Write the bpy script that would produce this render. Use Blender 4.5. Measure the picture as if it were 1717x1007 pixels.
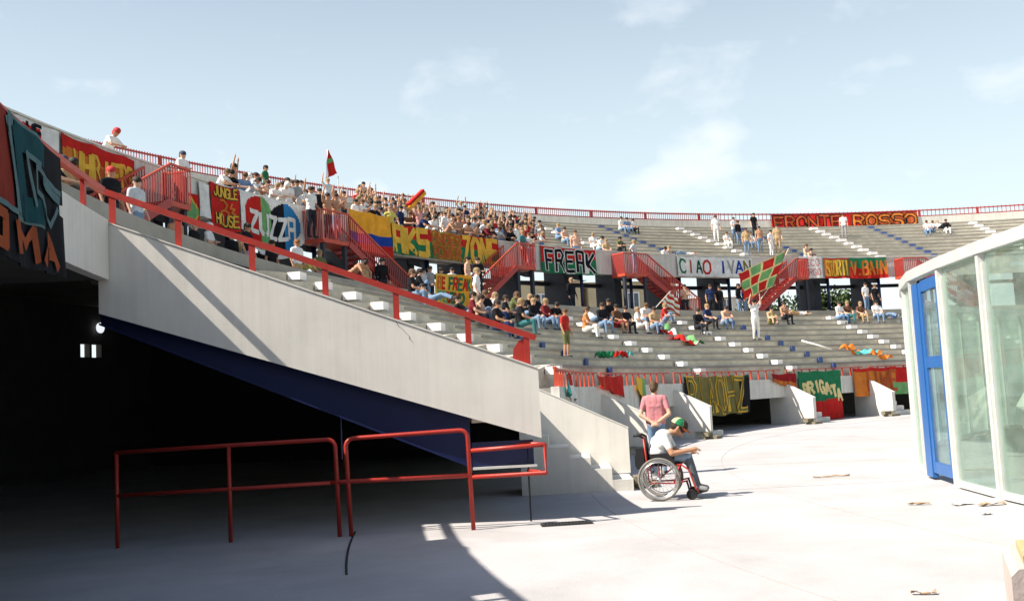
import bpy, bmesh, math, random
from mathutils import Vector, Matrix
R = math.radians
random.seed(7)
scene = bpy.context.scene
for o in list(bpy.data.objects): bpy.data.objects.remove(o)
COL = scene.collection

# ------------------------------------------------------------------ camera
cam_d = bpy.data.cameras.new('camera'); cam_d.sensor_width = 36.0; cam_d.lens = 35.64
cam_d.clip_start = 0.05; cam_d.clip_end = 3000
cam = bpy.data.objects.new('camera', cam_d); COL.objects.link(cam)
PITCH = math.atan((662.7 - 503.5) / 1700.0); ROLL = R(2.93)
fw = Vector((0, math.cos(PITCH), math.sin(PITCH))); up0 = Vector((0, -math.sin(PITCH), math.cos(PITCH))); rt0 = Vector((1, 0, 0))
rt = rt0 * math.cos(ROLL) - up0 * math.sin(ROLL)      # the picture leans: its content is turned anticlockwise
up = up0 * math.cos(ROLL) + rt0 * math.sin(ROLL)
cam.matrix_world = Matrix(((rt.x, up.x, -fw.x, 0), (rt.y, up.y, -fw.y, 0), (rt.z, up.z, -fw.z, 1.6), (0, 0, 0, 1)))
scene.camera = cam

# ------------------------------------------------------------------ light
SUN_TRAVEL = Vector((0.955, 0.370, -1.065)).normalized()
SUN_EL = math.asin(-SUN_TRAVEL.z)
sun_az = math.atan2(-SUN_TRAVEL.x, -SUN_TRAVEL.y)      # clockwise from +Y
w = bpy.data.worlds.new('World'); scene.world = w; w.use_nodes = True
nt = w.node_tree; nt.nodes.clear()
def N(nt, t, **kw):
    n = nt.nodes.new(t)
    for k, v in kw.items():
        if k.startswith('i_'):
            key = k[2:]; n.inputs[int(key) if key.isdigit() else key].default_value = v
        else: setattr(n, k, v)
    return n
def L(nt, a, b): nt.links.new(a, b)
sky = N(nt, 'ShaderNodeTexSky', sky_type='NISHITA', sun_disc=False, sun_elevation=SUN_EL, sun_rotation=sun_az,
        altitude=100.0, air_density=0.9, dust_density=1.6, ozone_density=1.2)
bg = N(nt, 'ShaderNodeBackground', i_Strength=0.082)
tc = N(nt, 'ShaderNodeTexCoord')
sep = N(nt, 'ShaderNodeSeparateXYZ'); L(nt, tc.outputs['Generated'], sep.inputs[0])
# fair weather clouds: puffy noise on the sky dome, a little thicker towards the horizon
mp = N(nt, 'ShaderNodeMapping'); mp.inputs['Scale'].default_value = (1.0, 1.0, 1.9); mp.inputs['Location'].default_value = (0.37, 0.11, 0.2)
L(nt, tc.outputs['Generated'], mp.inputs[0])
cn = N(nt, 'ShaderNodeTexNoise', i_Scale=9.0, i_Detail=8.0, i_Roughness=0.52, i_Distortion=0.15); L(nt, mp.outputs[0], cn.inputs['Vector'])
hz = N(nt, 'ShaderNodeMapRange', i_1=0.02, i_2=0.42, i_3=0.11, i_4=-0.02); L(nt, sep.outputs['Z'], hz.inputs[0])
ca = N(nt, 'ShaderNodeMath', operation='ADD'); L(nt, cn.outputs['Fac'], ca.inputs[0]); L(nt, hz.outputs[0], ca.inputs[1])
cr = N(nt, 'ShaderNodeValToRGB'); cr.color_ramp.elements[0].position = 0.58; cr.color_ramp.elements[1].position = 0.80
L(nt, ca.outputs[0], cr.inputs[0])
hf = N(nt, 'ShaderNodeMapRange', i_1=0.0, i_2=0.62, i_3=1.0, i_4=0.0); L(nt, sep.outputs['Z'], hf.inputs[0])     # summer haze, thickest at the horizon
wsky = N(nt, 'ShaderNodeMixRGB', blend_type='MIX'); L(nt, hf.outputs[0], wsky.inputs['Fac']); wsky.inputs[2].default_value = (6.2, 7.15, 7.2, 1)
L(nt, sky.outputs[0], wsky.inputs[1])
mixc = N(nt, 'ShaderNodeMixRGB', blend_type='MIX'); mixc.inputs[2].default_value = (7.4, 7.6, 7.7, 1)
cf = N(nt, 'ShaderNodeMath', operation='MULTIPLY'); L(nt, cr.outputs[0], cf.inputs[0])
cz = N(nt, 'ShaderNodeMapRange', i_1=0.0, i_2=0.6, i_3=0.8, i_4=0.15); L(nt, sep.outputs['Z'], cz.inputs[0]); L(nt, cz.outputs[0], cf.inputs[1])     # clouds crowd towards the horizon
L(nt, cf.outputs[0], mixc.inputs['Fac']); L(nt, wsky.outputs[0], mixc.inputs[1])
L(nt, mixc.outputs[0], bg.inputs[0])
out = N(nt, 'ShaderNodeOutputWorld'); L(nt, bg.outputs[0], out.inputs[0])
sd = bpy.data.lights.new('sun', 'SUN'); sd.energy = 5.0; sd.angle = R(0.53); sd.color = (1.0, 0.92, 0.81)
so = bpy.data.objects.new('sun', sd); COL.objects.link(so); so.location = (-30, -20, 60)
so.rotation_euler = SUN_TRAVEL.to_track_quat('-Z', 'Y').to_euler()
vs = scene.view_settings; vs.view_transform = 'Standard'; vs.look = 'None'; vs.gamma = 1.0; vs.exposure = 0.95; vs.use_curve_mapping = False

# ------------------------------------------------------------------ materials (procedural)
MATS = {}
def lin(c):
    return tuple((x / 12.92 if x <= 0.04045 else ((x + 0.055) / 1.055) ** 2.4) for x in c)
def mat(name, rgb, rough=0.7, var=0.15, scale=6.0, bump=0.0, bscale=40.0, metal=0.0, streak=0.0, stain=0.0, spec=0.3, coord='Object', stretch=(1, 1, 1)):
    """rgb is linear albedo; var = patchy variation; streak = vertical run-off marks; stain = broad dirt"""
    if name in MATS: return MATS[name]
    m = bpy.data.materials.new(name); m.use_nodes = True; t = m.node_tree; t.nodes.clear()
    b = N(t, 'ShaderNodeBsdfPrincipled', i_Roughness=rough, i_Metallic=metal); b.inputs['Specular IOR Level'].default_value = spec
    o = N(t, 'ShaderNodeOutputMaterial'); L(t, b.outputs[0], o.inputs[0])
    co = N(t, 'ShaderNodeTexCoord'); mpn = N(t, 'ShaderNodeMapping'); mpn.inputs['Scale'].default_value = stretch; L(t, co.outputs[coord], mpn.inputs[0])
    n1 = N(t, 'ShaderNodeTexNoise', i_Scale=scale, i_Detail=6.0, i_Roughness=0.6); L(t, mpn.outputs[0], n1.inputs['Vector'])
    rr = N(t, 'ShaderNodeMapRange', i_1=0.25, i_2=0.75, i_3=1.0 - var, i_4=1.0 + var * 0.6); L(t, n1.outputs['Fac'], rr.inputs[0])
    mul = N(t, 'ShaderNodeVectorMath', operation='SCALE'); mul.inputs[0].default_value = rgb; L(t, rr.outputs[0], mul.inputs['Scale'])
    col = mul.outputs[0]
    if streak > 0:
        m2 = N(t, 'ShaderNodeMapping'); m2.inputs['Scale'].default_value = (3.2, 3.2, 0.16); L(t, co.outputs[coord], m2.inputs[0])
        n2 = N(t, 'ShaderNodeTexNoise', i_Scale=3.0, i_Detail=5.0, i_Roughness=0.65); L(t, m2.outputs[0], n2.inputs['Vector'])
        r2 = N(t, 'ShaderNodeMapRange', i_1=0.42, i_2=0.72, i_3=1.0, i_4=1.0 - streak); L(t, n2.outputs['Fac'], r2.inputs[0])
        s2 = N(t, 'ShaderNodeVectorMath', operation='SCALE'); L(t, col, s2.inputs[0]); L(t, r2.outputs[0], s2.inputs['Scale']); col = s2.outputs[0]
    if stain > 0:
        n3 = N(t, 'ShaderNodeTexNoise', i_Scale=0.55, i_Detail=8.0, i_Roughness=0.68, i_Distortion=0.5); L(t, co.outputs[coord], n3.inputs['Vector'])
        r3 = N(t, 'ShaderNodeMapRange', i_1=0.45, i_2=0.75, i_3=1.0, i_4=1.0 - stain); L(t, n3.outputs['Fac'], r3.inputs[0])
        s3 = N(t, 'ShaderNodeVectorMath', operation='SCALE'); L(t, col, s3.inputs[0]); L(t, r3.outputs[0], s3.inputs['Scale']); col = s3.outputs[0]
    L(t, col, b.inputs['Base Color'])
    if bump > 0:
        nb = N(t, 'ShaderNodeTexNoise', i_Scale=bscale, i_Detail=4.0); L(t, co.outputs[coord], nb.inputs['Vector'])
        bp = N(t, 'ShaderNodeBump', i_Strength=bump, i_Distance=0.02); L(t, nb.outputs['Fac'], bp.inputs['Height']); L(t, bp.outputs[0], b.inputs['Normal'])
    MATS[name] = m; return m
M_WALL = mat('white_painted_concrete', (0.70, 0.67, 0.61), 0.85, 0.10, 1.2, 0.12, 90, streak=0.09, stain=0.12)
M_PARA = mat('parapet_concrete', (0.62, 0.60, 0.55), 0.85, 0.12, 1.5, 0.2, 30, streak=0.22, stain=0.15)
M_TIER = mat('weathered_tier_concrete', (0.56, 0.52, 0.43), 0.9, 0.30, 1.6, 0.5, 18, stain=0.30, stretch=(1, 1, 3))
M_DECK = mat('deck_concrete', (0.30, 0.29, 0.26), 0.9, 0.2, 1.0, 0.3, 20, stain=0.2)
M_GROUND = mat('pale_concrete_ground', (0.44, 0.425, 0.425), 0.9, 0.14, 0.7, 0.3, 60, stain=0.22)
M_DARKC = mat('shade_dark_concrete', (0.075, 0.073, 0.070), 0.95, 0.25, 1.5)  # concrete darkened so the undercroft goes black; the shade is in the colour
M_COLUMN = mat('shade_dark_column', (0.030, 0.034, 0.05), 0.6, 0.2, 2.0)  # columns stand in shade, and that shade is mixed into this dark colour
M_RED = mat('red_railing_paint', (0.36, 0.028, 0.018), 0.45, 0.18, 5.0, 0.1, 30, spec=0.4)
M_REDW = mat('weathered_red_paint', (0.50, 0.065, 0.032), 0.5, 0.22, 3.0, spec=0.35)
M_BLUE = mat('shade_blue_steel', (0.005, 0.011, 0.062), 0.4, 0.15, 3.0, spec=0.45)  # blue taken down to navy to carry the shade under the wall
M_DOORBLUE = mat('door_blue_paint', (0.018, 0.11, 0.34), 0.4, 0.1, 4.0, spec=0.45)
M_STEPW = mat('white_step_paint', (0.80, 0.77, 0.74), 0.8, 0.12, 7.0, 0.2, 30)
M_STEPB = mat('blue_step_paint', (0.05, 0.09, 0.25), 0.7, 0.15, 7.0)
M_STEEL = mat('galvanised_steel', (0.60, 0.61, 0.58), 0.5, 0.12, 6.0, metal=0.25, spec=0.4)
M_BLACK = mat('black_rubber', (0.012, 0.012, 0.013), 0.6, 0.2, 10)
M_CHROME = mat('bright_rim_metal', (0.62, 0.62, 0.60), 0.25, 0.05, 10, metal=0.9)
M_SOIL = mat('brown_concrete_block', (0.20, 0.175, 0.12), 0.95, 0.3, 6, 0.5, 30)
M_GRATE = mat('iron_grate', (0.05, 0.05, 0.05), 0.7, 0.2, 9, metal=0.5)

# ------------------------------------------------------------------ mesh helpers
CX, CY = 33.0, 16.0
def P(phi, r, z=0.0):
    a = R(phi); return Vector((CX - r * math.cos(a), CY + r * math.sin(a), z))
def outward(phi): a = R(phi); return Vector((-math.cos(a), math.sin(a), 0))
def along(phi): a = R(phi); return Vector((math.sin(a), math.cos(a), 0))
class MB:
    def __init__(s): s.v = []; s.f = []; s.m = []
    def add(s, vs, fs, m=0):
        o = len(s.v); s.v += [tuple(v) for v in vs]
        for f in fs: s.f.append(tuple(i + o for i in f)); s.m.append(m)
    def hexa(s, c8, m=0):   # bottom 4 ccw, top 4 ccw
        s.add(c8, [(3, 2, 1, 0), (4, 5, 6, 7), (0, 1, 5, 4), (1, 2, 6, 5), (2, 3, 7, 6), (3, 0, 4, 7)], m)
    def box(s, c, size, ax=None, m=0):
        c = Vector(c); ax = ax or (Vector((1, 0, 0)), Vector((0, 1, 0)), Vector((0, 0, 1)))
        x, y, z = (ax[i] * (size[i] / 2) for i in range(3))
        s.hexa([c - x - y - z, c + x - y - z, c + x + y - z, c - x + y - z, c - x - y + z, c + x - y + z, c + x + y + z, c - x + y + z], m)
    def bar(s, a, b, wd, ht, upv=Vector((0, 0, 1)), m=0):
        a = Vector(a); b = Vector(b); d = (b - a); ln = d.length; d.normalize()
        sx = d.cross(upv)
        if sx.length < 1e-4: sx = d.cross(Vector((1, 0, 0)))
        sx.normalize(); u = sx.cross(d); s.box((a + b) / 2, (wd, ln, ht), (sx, d, u), m)
    def arc(s, p0, p1, r0, r1, z0, z1, step=2.0, m=0):
        n = max(1, int(math.ceil(abs(p1 - p0) / step)))
        ring = []
        for i in range(n + 1):
            p = p0 + (p1 - p0) * i / n
            ring += [P(p, r0, z0), P(p, r1, z0), P(p, r1, z1), P(p, r0, z1)]
        fs = []
        for i in range(n):
            a = 4 * i; b = a + 4
            for k in range(4): fs.append((a + k, a + (k + 1) % 4, b + (k + 1) % 4, b + k))
        fs += [(3, 2, 1, 0), (4 * n, 4 * n + 1, 4 * n + 2, 4 * n + 3)]
        s.add(ring, fs, m)
    def prism(s, poly, off, m=0):    # poly: 3-D points of one face, off: extrusion vector
        off = Vector(off); n = len(poly); a = [Vector(p) for p in poly]
        s.add(a + [p + off for p in a], [tuple(range(n)), tuple(range(2 * n - 1, n - 1, -1))] + [(i, i + n, (i + 1) % n + n, (i + 1) % n) for i in range(n)], m)
    def tube(s, pts, rad, n=8, m=0, closed=False):
        pts = [Vector(p) for p in pts]; k = len(pts); rings = []
        prev = None
        for i in range(k):
            if closed: t = (pts[(i + 1) % k] - pts[i - 1])
            else: t = pts[min(i + 1, k - 1)] - pts[max(i - 1, 0)]
            t.normalize()
            if prev is None:
                prev = t.cross(Vector((0, 0, 1)))
                if prev.length < 1e-3: prev = t.cross(Vector((1, 0, 0)))
            prev = (prev - t * prev.dot(t)).normalized(); q = t.cross(prev)
            rr = rad[i] if isinstance(rad, (list, tuple)) else rad
            rings.append([pts[i] + (prev * math.cos(2 * math.pi * j / n) + q * math.sin(2 * math.pi * j / n)) * rr for j in range(n)])
        fs = []
        for i in range(k if closed else k - 1):
            a = i * n; b = ((i + 1) % k) * n
            for j in range(n): fs.append((a + j, a + (j + 1) % n, b + (j + 1) % n, b + j))
        if not closed: fs += [tuple(range(n - 1, -1, -1)), tuple((k - 1) * n + j for j in range(n))]
        s.add([v for r_ in rings for v in r_], fs, m)
    def mesh(s, name, mats, smooth=False, recalc=True):
        me = bpy.data.meshes.new(name); me.from_pydata(s.v, [], s.f)
        for m_ in (mats if isinstance(mats, (list, tuple)) else [mats]): me.materials.append(m_)
        me.polygons.foreach_set('material_index', s.m)
        if recalc:
            bm = bmesh.new(); bm.from_mesh(me); bmesh.ops.recalc_face_normals(bm, faces=bm.faces); bm.to_mesh(me); bm.free()
        if smooth: me.polygons.foreach_set('use_smooth', [True] * len(me.polygons))
        me.update(); return me
def tag(o, label=None, cat=None, group=None, kind=None):
    if label: o['label'] = label
    if cat: o['category'] = cat
    if group: o['group'] = group
    if kind: o['kind'] = kind
    return o
def empty(name, loc=(0, 0, 0), rz=0.0):
    e = bpy.data.objects.new(name, None); COL.objects.link(e); e.location = loc; e.rotation_euler = (0, 0, rz); e.empty_display_size = 0.2
    return e
def link(name, me, parent=None, local=False, loc=None, rot=None):
    o = bpy.data.objects.new(name, me); COL.objects.link(o)
    if loc is not None: o.location = loc
    if rot is not None: o.rotation_euler = rot
    if parent is not None:
        o.parent = parent
        if not local:          # mesh was built in world space: undo the parents' offsets (parents only translate)
            b = Vector((0, 0, 0)); q = parent
            while q is not None: b += Vector(q.location); q = q.parent
            o.location = Vector(o.location) - b
    return o
def obj(name, mb, mats, parent=None, local=False, smooth=False, kind=None):
    o = link(name, mb.mesh(name, mats, smooth), parent, local)
    if kind: o['kind'] = kind
    return o
# ------------------------------------------------------------------ ground
mb = MB(); n = 96
mb.add([(CX, CY, 0)] + [(CX + 900 * math.cos(2 * math.pi * i / n), CY + 900 * math.sin(2 * math.pi * i / n), 0) for i in range(n)], [(0, 1 + i, 1 + (i + 1) % n) for i in range(n)])
tag(obj('ground', mb, M_GROUND), kind='structure')
# grass of the playing field, well inside the glass
M_GRASS = mat('pitch_grass', (0.06, 0.11, 0.03), 0.95, 0.35, 3.0, 0.4, 60)
mb = MB(); mb.add([(CX, CY, 0.006)] + [P(360 * i / 64, 20.5, 0.006) for i in range(64)], [(0, 1 + i, 1 + (i + 1) % 64) for i in range(64)])
tag(obj('pitch', mb, M_GRASS), kind='structure')
# expansion joints cut in the slab
mb = MB()
for (a0, a1, rr, wd) in ((-10.2, -4.9, 35.25, 0.013), (-5.3, -5.3, 0, 0)):
    if rr: mb.arc(a0, a1, rr - wd, rr + wd, 0.0, 0.004, 1.0)
tag(obj('expansion_joint', mb, mat('joint_sealant', (0.03, 0.03, 0.03), 0.9)), kind='structure')
mb = MB()
for (a0, r0, r1) in ((8.6, 26.2, 31.0), (22.0, 25.0, 30.9), (38.0, 25.0, 30.9), (-0.6, 27.0, 31.0)):
    mb.prism([P(a0, r0, 0.0), P(a0, r1, 0.0), P(a0 + 0.04, r1, 0.0), P(a0 + 0.04, r0, 0.0)], (0, 0, 0.004))
for rr_ in (29.3, 31.9): mb.arc(-30, 70, rr_, rr_ + 0.014, 0.0, 0.0035, 1.0)
tag(obj('slab_joint', mb, mat('slab_joint', (0.36, 0.34, 0.33), 0.9)), kind='structure')

# ------------------------------------------------------------------ lower tier
RUN, RISE, RR0, ZZ0, NROW = 0.666, 0.282, 33.0, 2.30, 10
def rk(k): return RR0 + RUN * k
def zk(k): return ZZ0 + RISE * k
PHI_W = -5.4           # radial flank wall of the near gangway
ZPROM, RPROM = zk(10), rk(10)
lower = empty('lower_tier', P(40, 33, 0)); tag(lower, 'lower seating tier of weathered grey concrete rows curving round the end', 'stand')
def dip(x, y):       # the rows sink a little towards the gangway
    p = math.degrees(math.atan2(y - CY, CX - x)); t = min(1, max(0, p / 15.0)); return 0.62 * (1 - t * t * (3 - 2 * t))
for k in range(NROW):
    mb = MB(); p0 = PHI_W + 0.25
    mb.arc(p0, 104, rk(k), rk(k + 1) + 0.06, zk(k) - 0.40, zk(k), 1.5)
    mb.v = [(x, y, z - dip(x, y)) for x, y, z in mb.v]
    obj('tier_step', mb, M_TIER, lower)
    mb = MB(); mb.arc(-110, -31, rk(k), rk(k + 1) + 0.06, zk(k) - 0.40, zk(k), 3.0)           # the stand goes on behind the viewer
    obj('tier_step', mb, M_TIER, lower)
    mb = MB(); mb.arc(15, 104, rk(k) - 0.028, rk(k) - 0.001, zk(k) - 0.075, zk(k) - 0.002, 1.5)   # nosing
    obj('step_nosing', mb, M_DECK, lower)
mb = MB(); mb.arc(2.8, 104, 32.45, 33.05, 1.58, 1.70, 1.5); obj('front_walkway', mb, M_DECK, lower)
mb = MB(); mb.arc(2.8, 104, 32.30, 32.449, 1.02, 1.72, 1.5); obj('fascia', mb, M_PARA, lower)
mb = MB(); mb.arc(2.8, 104, 33.0, 33.12, 1.70, 1.95, 1.5); obj('riser', mb, M_TIER, lower)
# aisle half-steps, each a painted block
def aisle(par, phi, rows, rfun, zfun, m, wd, dep, h0, h1):
    me = None
    for k in rows:
        o = outward(phi); a = along(phi); c = P(phi, rfun(k) - dep / 2 - 0.03, zfun(k) - (h0 + h1) / 2)
        mb = MB(); mb.box((0, 0, 0), (wd, dep, h0 - h1), (a, o, Vector((0, 0, 1))))
        b = link('aisle_step', mb.mesh('aisle_step', m) if me is None else me, par, False, c + outward(phi) * random.uniform(-.02, .02) + along(phi) * random.uniform(-.04, .04)); me = b.data; b.scale = (random.uniform(.9, 1.08), random.uniform(.9, 1.08), 1)
for phi in (11.5, 35.6, 47.7, 64.0, 76.5): aisle(lower, phi, range(0, 10), rk, zk, M_STEPW, 0.40, 0.32, 0.282, 0.10)
for phi in (22.9, 53.2, 70.2): aisle(lower, phi, range(0, 10), rk, zk, M_STEPB, 0.26, 0.06, 0.282, 0.04)

# near flank wall of the gangway, with the rail on top
def rad_pts(phi, prof): return [P(phi, r, z) for r, z in prof]
def wz_(r): return 1.92 + (r - 32.86) * (4.02 - 1.92) / (38.25 - 32.86)
fl = empty('flank_wall', P(PHI_W, 33, 0)); tag(fl, 'long sloping white flank wall carrying a red handrail beside the dark gangway', 'wall')
mb = MB(); th = along(PHI_W) * 0.20
mb.prism(rad_pts(PHI_W, [(32.86, 1.05), (32.86, 1.92), (38.25, 4.02), (38.25, 2.86)]), th)
obj('wall_panel', mb, M_WALL, fl)
mb = MB(); mb.prism([p + Vector((0, 0, 0.0)) - along(PHI_W) * 0.012 for p in rad_pts(PHI_W, [(32.85, 1.921), (32.85, 1.94), (38.24, 4.04), (38.24, 4.021)])], th * 1.12)
obj('coping', mb, M_WALL, fl)
for r_, d_ in ((34.62, 1),):      # hairline cracks and rust runs below the posts
    mb = MB(); q0 = Vector((0, 0, 0)); rn_ = random.Random(int(r_ * 10)); pts = [(r_, wz_(r_) - .01)]
    for i in range(6): pts.append((pts[-1][0] - d_ * rn_.uniform(-.01, .05), pts[-1][1] - rn_.uniform(.03, .07)))
    for a_, b_ in zip(pts[:-1], pts[1:]): mb.prism([P(PHI_W, a_[0], a_[1]) - along(PHI_W) * .003, P(PHI_W, a_[0] + .008, a_[1]) - along(PHI_W) * .003, P(PHI_W, b_[0] + .005, b_[1]) - along(PHI_W) * .003, P(PHI_W, b_[0], b_[1]) - along(PHI_W) * .003], along(PHI_W) * .004)
    obj('crack', mb, mat('crack_dirt', (.16, .14, .12), .95, .2), fl)
rail = empty('flank_handrail', P(PHI_W, 33, 1.9)); tag(rail, 'red flat-bar handrail on posts along the top of the white flank wall', 'railing')
def wz(r): return 1.92 + (r - 32.86) * (4.02 - 1.92) / (38.25 - 32.86)
posts = [32.98, 33.72, 34.62, 35.50, 36.40, 37.30, 38.10]
o_ = along(PHI_W) * 0.10
for i, r in enumerate(posts):
    mb = MB(); mb.box(P(PHI_W, r, (wz(r) + wz(r) + 0.44) / 2 - 0.02) + o_, (0.075, 0.05, 0.44), (outward(PHI_W), along(PHI_W), Vector((0, 0, 1))))
    obj('post', mb, M_RED, rail)
mb = MB(); mb.bar(P(PHI_W, 32.86, wz(32.86) + 0.40) + o_, P(PHI_W, 38.3, wz(38.3) + 0.40) + o_, 0.07, 0.075); obj('handrail', mb, M_RED, rail)
mb = MB(); mb.prism([P(PHI_W, 32.99, wz(33) + 0.36) + o_, P(PHI_W, 32.99, wz(33)) + o_, P(PHI_W, 33.17, wz(33.15) - .0) + o_, P(PHI_W, 33.15, wz(33.15) + 0.16) + o_, P(PHI_W, 33.08, wz(33.05) + 0.30) + o_], along(PHI_W) * 0.02)
obj('gusset', mb, M_RED, rail)
# blue raking beam below it
be = empty('raking_beam', P(PHI_W + 0.6, 34, 0)); tag(be, 'blue steel beam, shade-darkened, sloping under the white flank wall', 'beam')
pb = PHI_W + 0.35
def bz(r): return 1.05 + (r - 32.86) * (2.86 - 1.05) / (38.25 - 32.86)
mb = MB(); mb.prism(rad_pts(pb, [(33.75, bz(33.75) + 0.01), (33.75, 0.74), (38.3, bz(38.3) - 0.12), (38.3, bz(38.3) + 0.01)]), along(pb) * 0.03); obj('web', mb, M_BLUE, be)
mb = MB(); mb.prism(rad_pts(pb - 0.12, [(33.75, 0.74), (33.75, 0.715), (38.3, bz(38.3) - 0.145), (38.3, bz(38.3) - 0.12)]), along(pb) * 0.18); obj('flange', mb, M_BLUE, be)
mb = MB(); mb.prism(rad_pts(pb, [(32.95, 1.03), (32.95, 0.72), (33.74, 0.72), (33.74, 1.03)]), along(pb) * 0.05); obj('end_plate', mb, M_BLUE, be)
mb = MB(); mb.prism(rad_pts(pb - 0.12, [(32.92, 0.719), (32.92, 0.69), (33.74, 0.69), (33.74, 0.719)]), along(pb) * 0.18); obj('foot_flange', mb, M_STEEL, be)
for r in (35.4, 34.85):
    mb = MB(); mb.tube([P(pb + .4, r, bz(r) - (1.0 if r > 35 else 0.55)), P(pb + .4, r, bz(r) - 0.38)], 0.014, 8); obj('hanger', mb, M_BLUE, be)

# bridge over the gangway on the left, its front parapet
br = empty('gangway_bridge', P(-9, 38.3, 3.3)); tag(br, 'concrete bridge with pale parapet crossing above the dark gangway', 'bridge')
mb = MB(); mb.arc(-48, PHI_W - 0.03, 38.12, 38.26, 3.27, 4.02, 1.0); obj('parapet', mb, M_WALL, br)
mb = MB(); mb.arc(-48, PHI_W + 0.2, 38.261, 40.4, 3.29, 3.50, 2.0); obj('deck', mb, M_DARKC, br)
mb = MB(); mb.arc(-48, PHI_W + 0.2, 40.3, 40.5, 3.501, ZPROM, 2.0); obj('riser', mb, M_DECK, br)
rl = empty('bridge_handrail', P(-9, 38.2, 4.0)); tag(rl, 'sunlit orange-red handrail on posts along the bridge parapet', 'railing')
mb = MB(); mb.arc(-48, PHI_W - 0.02, 38.15, 38.23, 4.36, 4.43, 1.0); obj('handrail', mb, M_REDW, rl)
for p in (-6.53, -9.4, -11.5, -14, -17, -20, -23.5, -27, -31, -35):
    mb = MB(); mb.box(P(p, 38.19, 4.20), (0.07, 0.05, 0.36), (along(p), outward(p), Vector((0, 0, 1)))); obj('post', mb, M_RED, rl)

# undercroft below the tiers: walls coloured dark for shade, some added to stop light
und = empty('undercroft', P(0, 47, 0)); tag(und, 'undercroft walls beneath the seating, coloured dark for shade', 'building')
def wall_open(mb, p0, p1, r0, r1, z0, z1, holes):
    # arc wall with rectangular openings (phi0, phi1, z0, z1), sorted and on one band
    cur = p0; za = min(h_[2] for h_ in holes); zb = max(h_[3] for h_ in holes)
    mb.arc(p0, p1, r0, r1, z0, za, 2.0); mb.arc(p0, p1, r0, r1, zb, z1, 2.0)
    for h_ in holes:
        mb.arc(cur, h_[0], r0, r1, za, zb, 2.0); cur = h_[1]
    mb.arc(cur, p1, r0, r1, za, zb, 2.0)
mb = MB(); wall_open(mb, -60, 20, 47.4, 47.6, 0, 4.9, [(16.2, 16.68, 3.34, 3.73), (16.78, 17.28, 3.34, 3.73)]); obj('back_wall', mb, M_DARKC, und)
mb = MB(); mb.prism(rad_pts(20, [(33.6, 0), (33.6, 2.0), (39.7, 4.6), (47.4, 4.7), (47.4, 0)]), along(20) * 0.2); obj('light_stop_wall', mb, M_DARKC, und)  # added partition that stops light coming in from the side
mb = MB(); mb.prism(rad_pts(-48, [(36.5, 0), (36.5, 3.3), (47.4, 4.7), (47.4, 0)]), along(-48) * -0.2); obj('light_stop_wall', mb, M_DARKC, und)  # added end wall closing the undercroft so it stays dark
mb = MB(); mb.arc(20.4, 104, 36.0, 36.2, 0, 3.1, 2.0); obj('light_limit_wall', mb, M_DARKC, und)  # added wall that limits light under the front rows
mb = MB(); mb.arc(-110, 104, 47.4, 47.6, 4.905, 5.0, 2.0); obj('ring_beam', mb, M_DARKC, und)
mb = MB()
lamp = empty('bulkhead_lamp', P(17.04, 47.3, 4.1)); tag(lamp, 'small round white bulkhead lamp glinting in the dark undercroft', 'lamp')
mb.tube([P(17.04, 47.3, 4.21), P(17.04, 47.25, 4.21), P(17.04, 47.18, 4.21)], [0.15, 0.16, 0.08], 12); lo = obj('lamp_glass', mb, mat('lamp_glass', (0.8, 0.8, 0.78), 0.3), lamp)
em = bpy.data.materials['lamp_glass'].node_tree.nodes; [setattr(x.inputs['Emission Strength'], 'default_value', 0.5) or setattr(x.inputs['Emission Color'], 'default_value', (0.9, 0.95, 1, 1)) for x in em if x.type == 'BSDF_PRINCIPLED']
mb = MB(); mb.tube([P(17.04, 47.3, 4.21), P(17.04, 47.3, 3.98), P(17.04, 47.4, 3.98)], 0.02, 6); obj('bracket', mb, M_DARKC, lamp)

# promenade deck behind the lower tier
prom = empty('promenade', P(40, 40, 5)); tag(prom, 'covered promenade of dark columns and blue posts between the two tiers', 'arcade')
mb = MB(); mb.arc(-110, 104, RPROM, 47.7, ZPROM - 0.28, ZPROM, 2.0); obj('deck', mb, M_DECK, prom)
mb = MB(); mb.arc(-110, 104, 47.25, 47.45, ZPROM + 0.001, ZPROM + 0.45, 2.0); obj('kerb_wall', mb, M_DARKC, prom)
for i in range(30):
    p = -26.1 + 4.4 * i
    mb = MB(); mb.box(P(p, 46.45, (ZPROM + 8.2) / 2), (0.46, 1.5, 8.2 - ZPROM), (along(p), outward(p), Vector((0, 0, 1)))); obj('column', mb, M_COLUMN, prom)
    mb = MB(); mb.prism([P(p, 45.0, 7.45) - along(p) * .2, P(p, 45.0, 7.1) - along(p) * .2, P(p, 57.9, 11.8) - along(p) * .2, P(p, 57.9, 12.4) - along(p) * .2], along(p) * 0.4); obj('raking_rib', mb, M_COLUMN, prom)
    mb = MB(); mb.tube([P(p + 0.25, 44.95, ZPROM), P(p + 0.25, 44.95, 7.6)], 0.085, 10); obj('blue_post', mb, M_BLUE, prom, smooth=True)
mb = MB(); mb.arc(-30, 104, 46.85, 47.05, 7.02, 7.22, 2.0); obj('transom', mb, M_COLUMN, prom)

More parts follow.
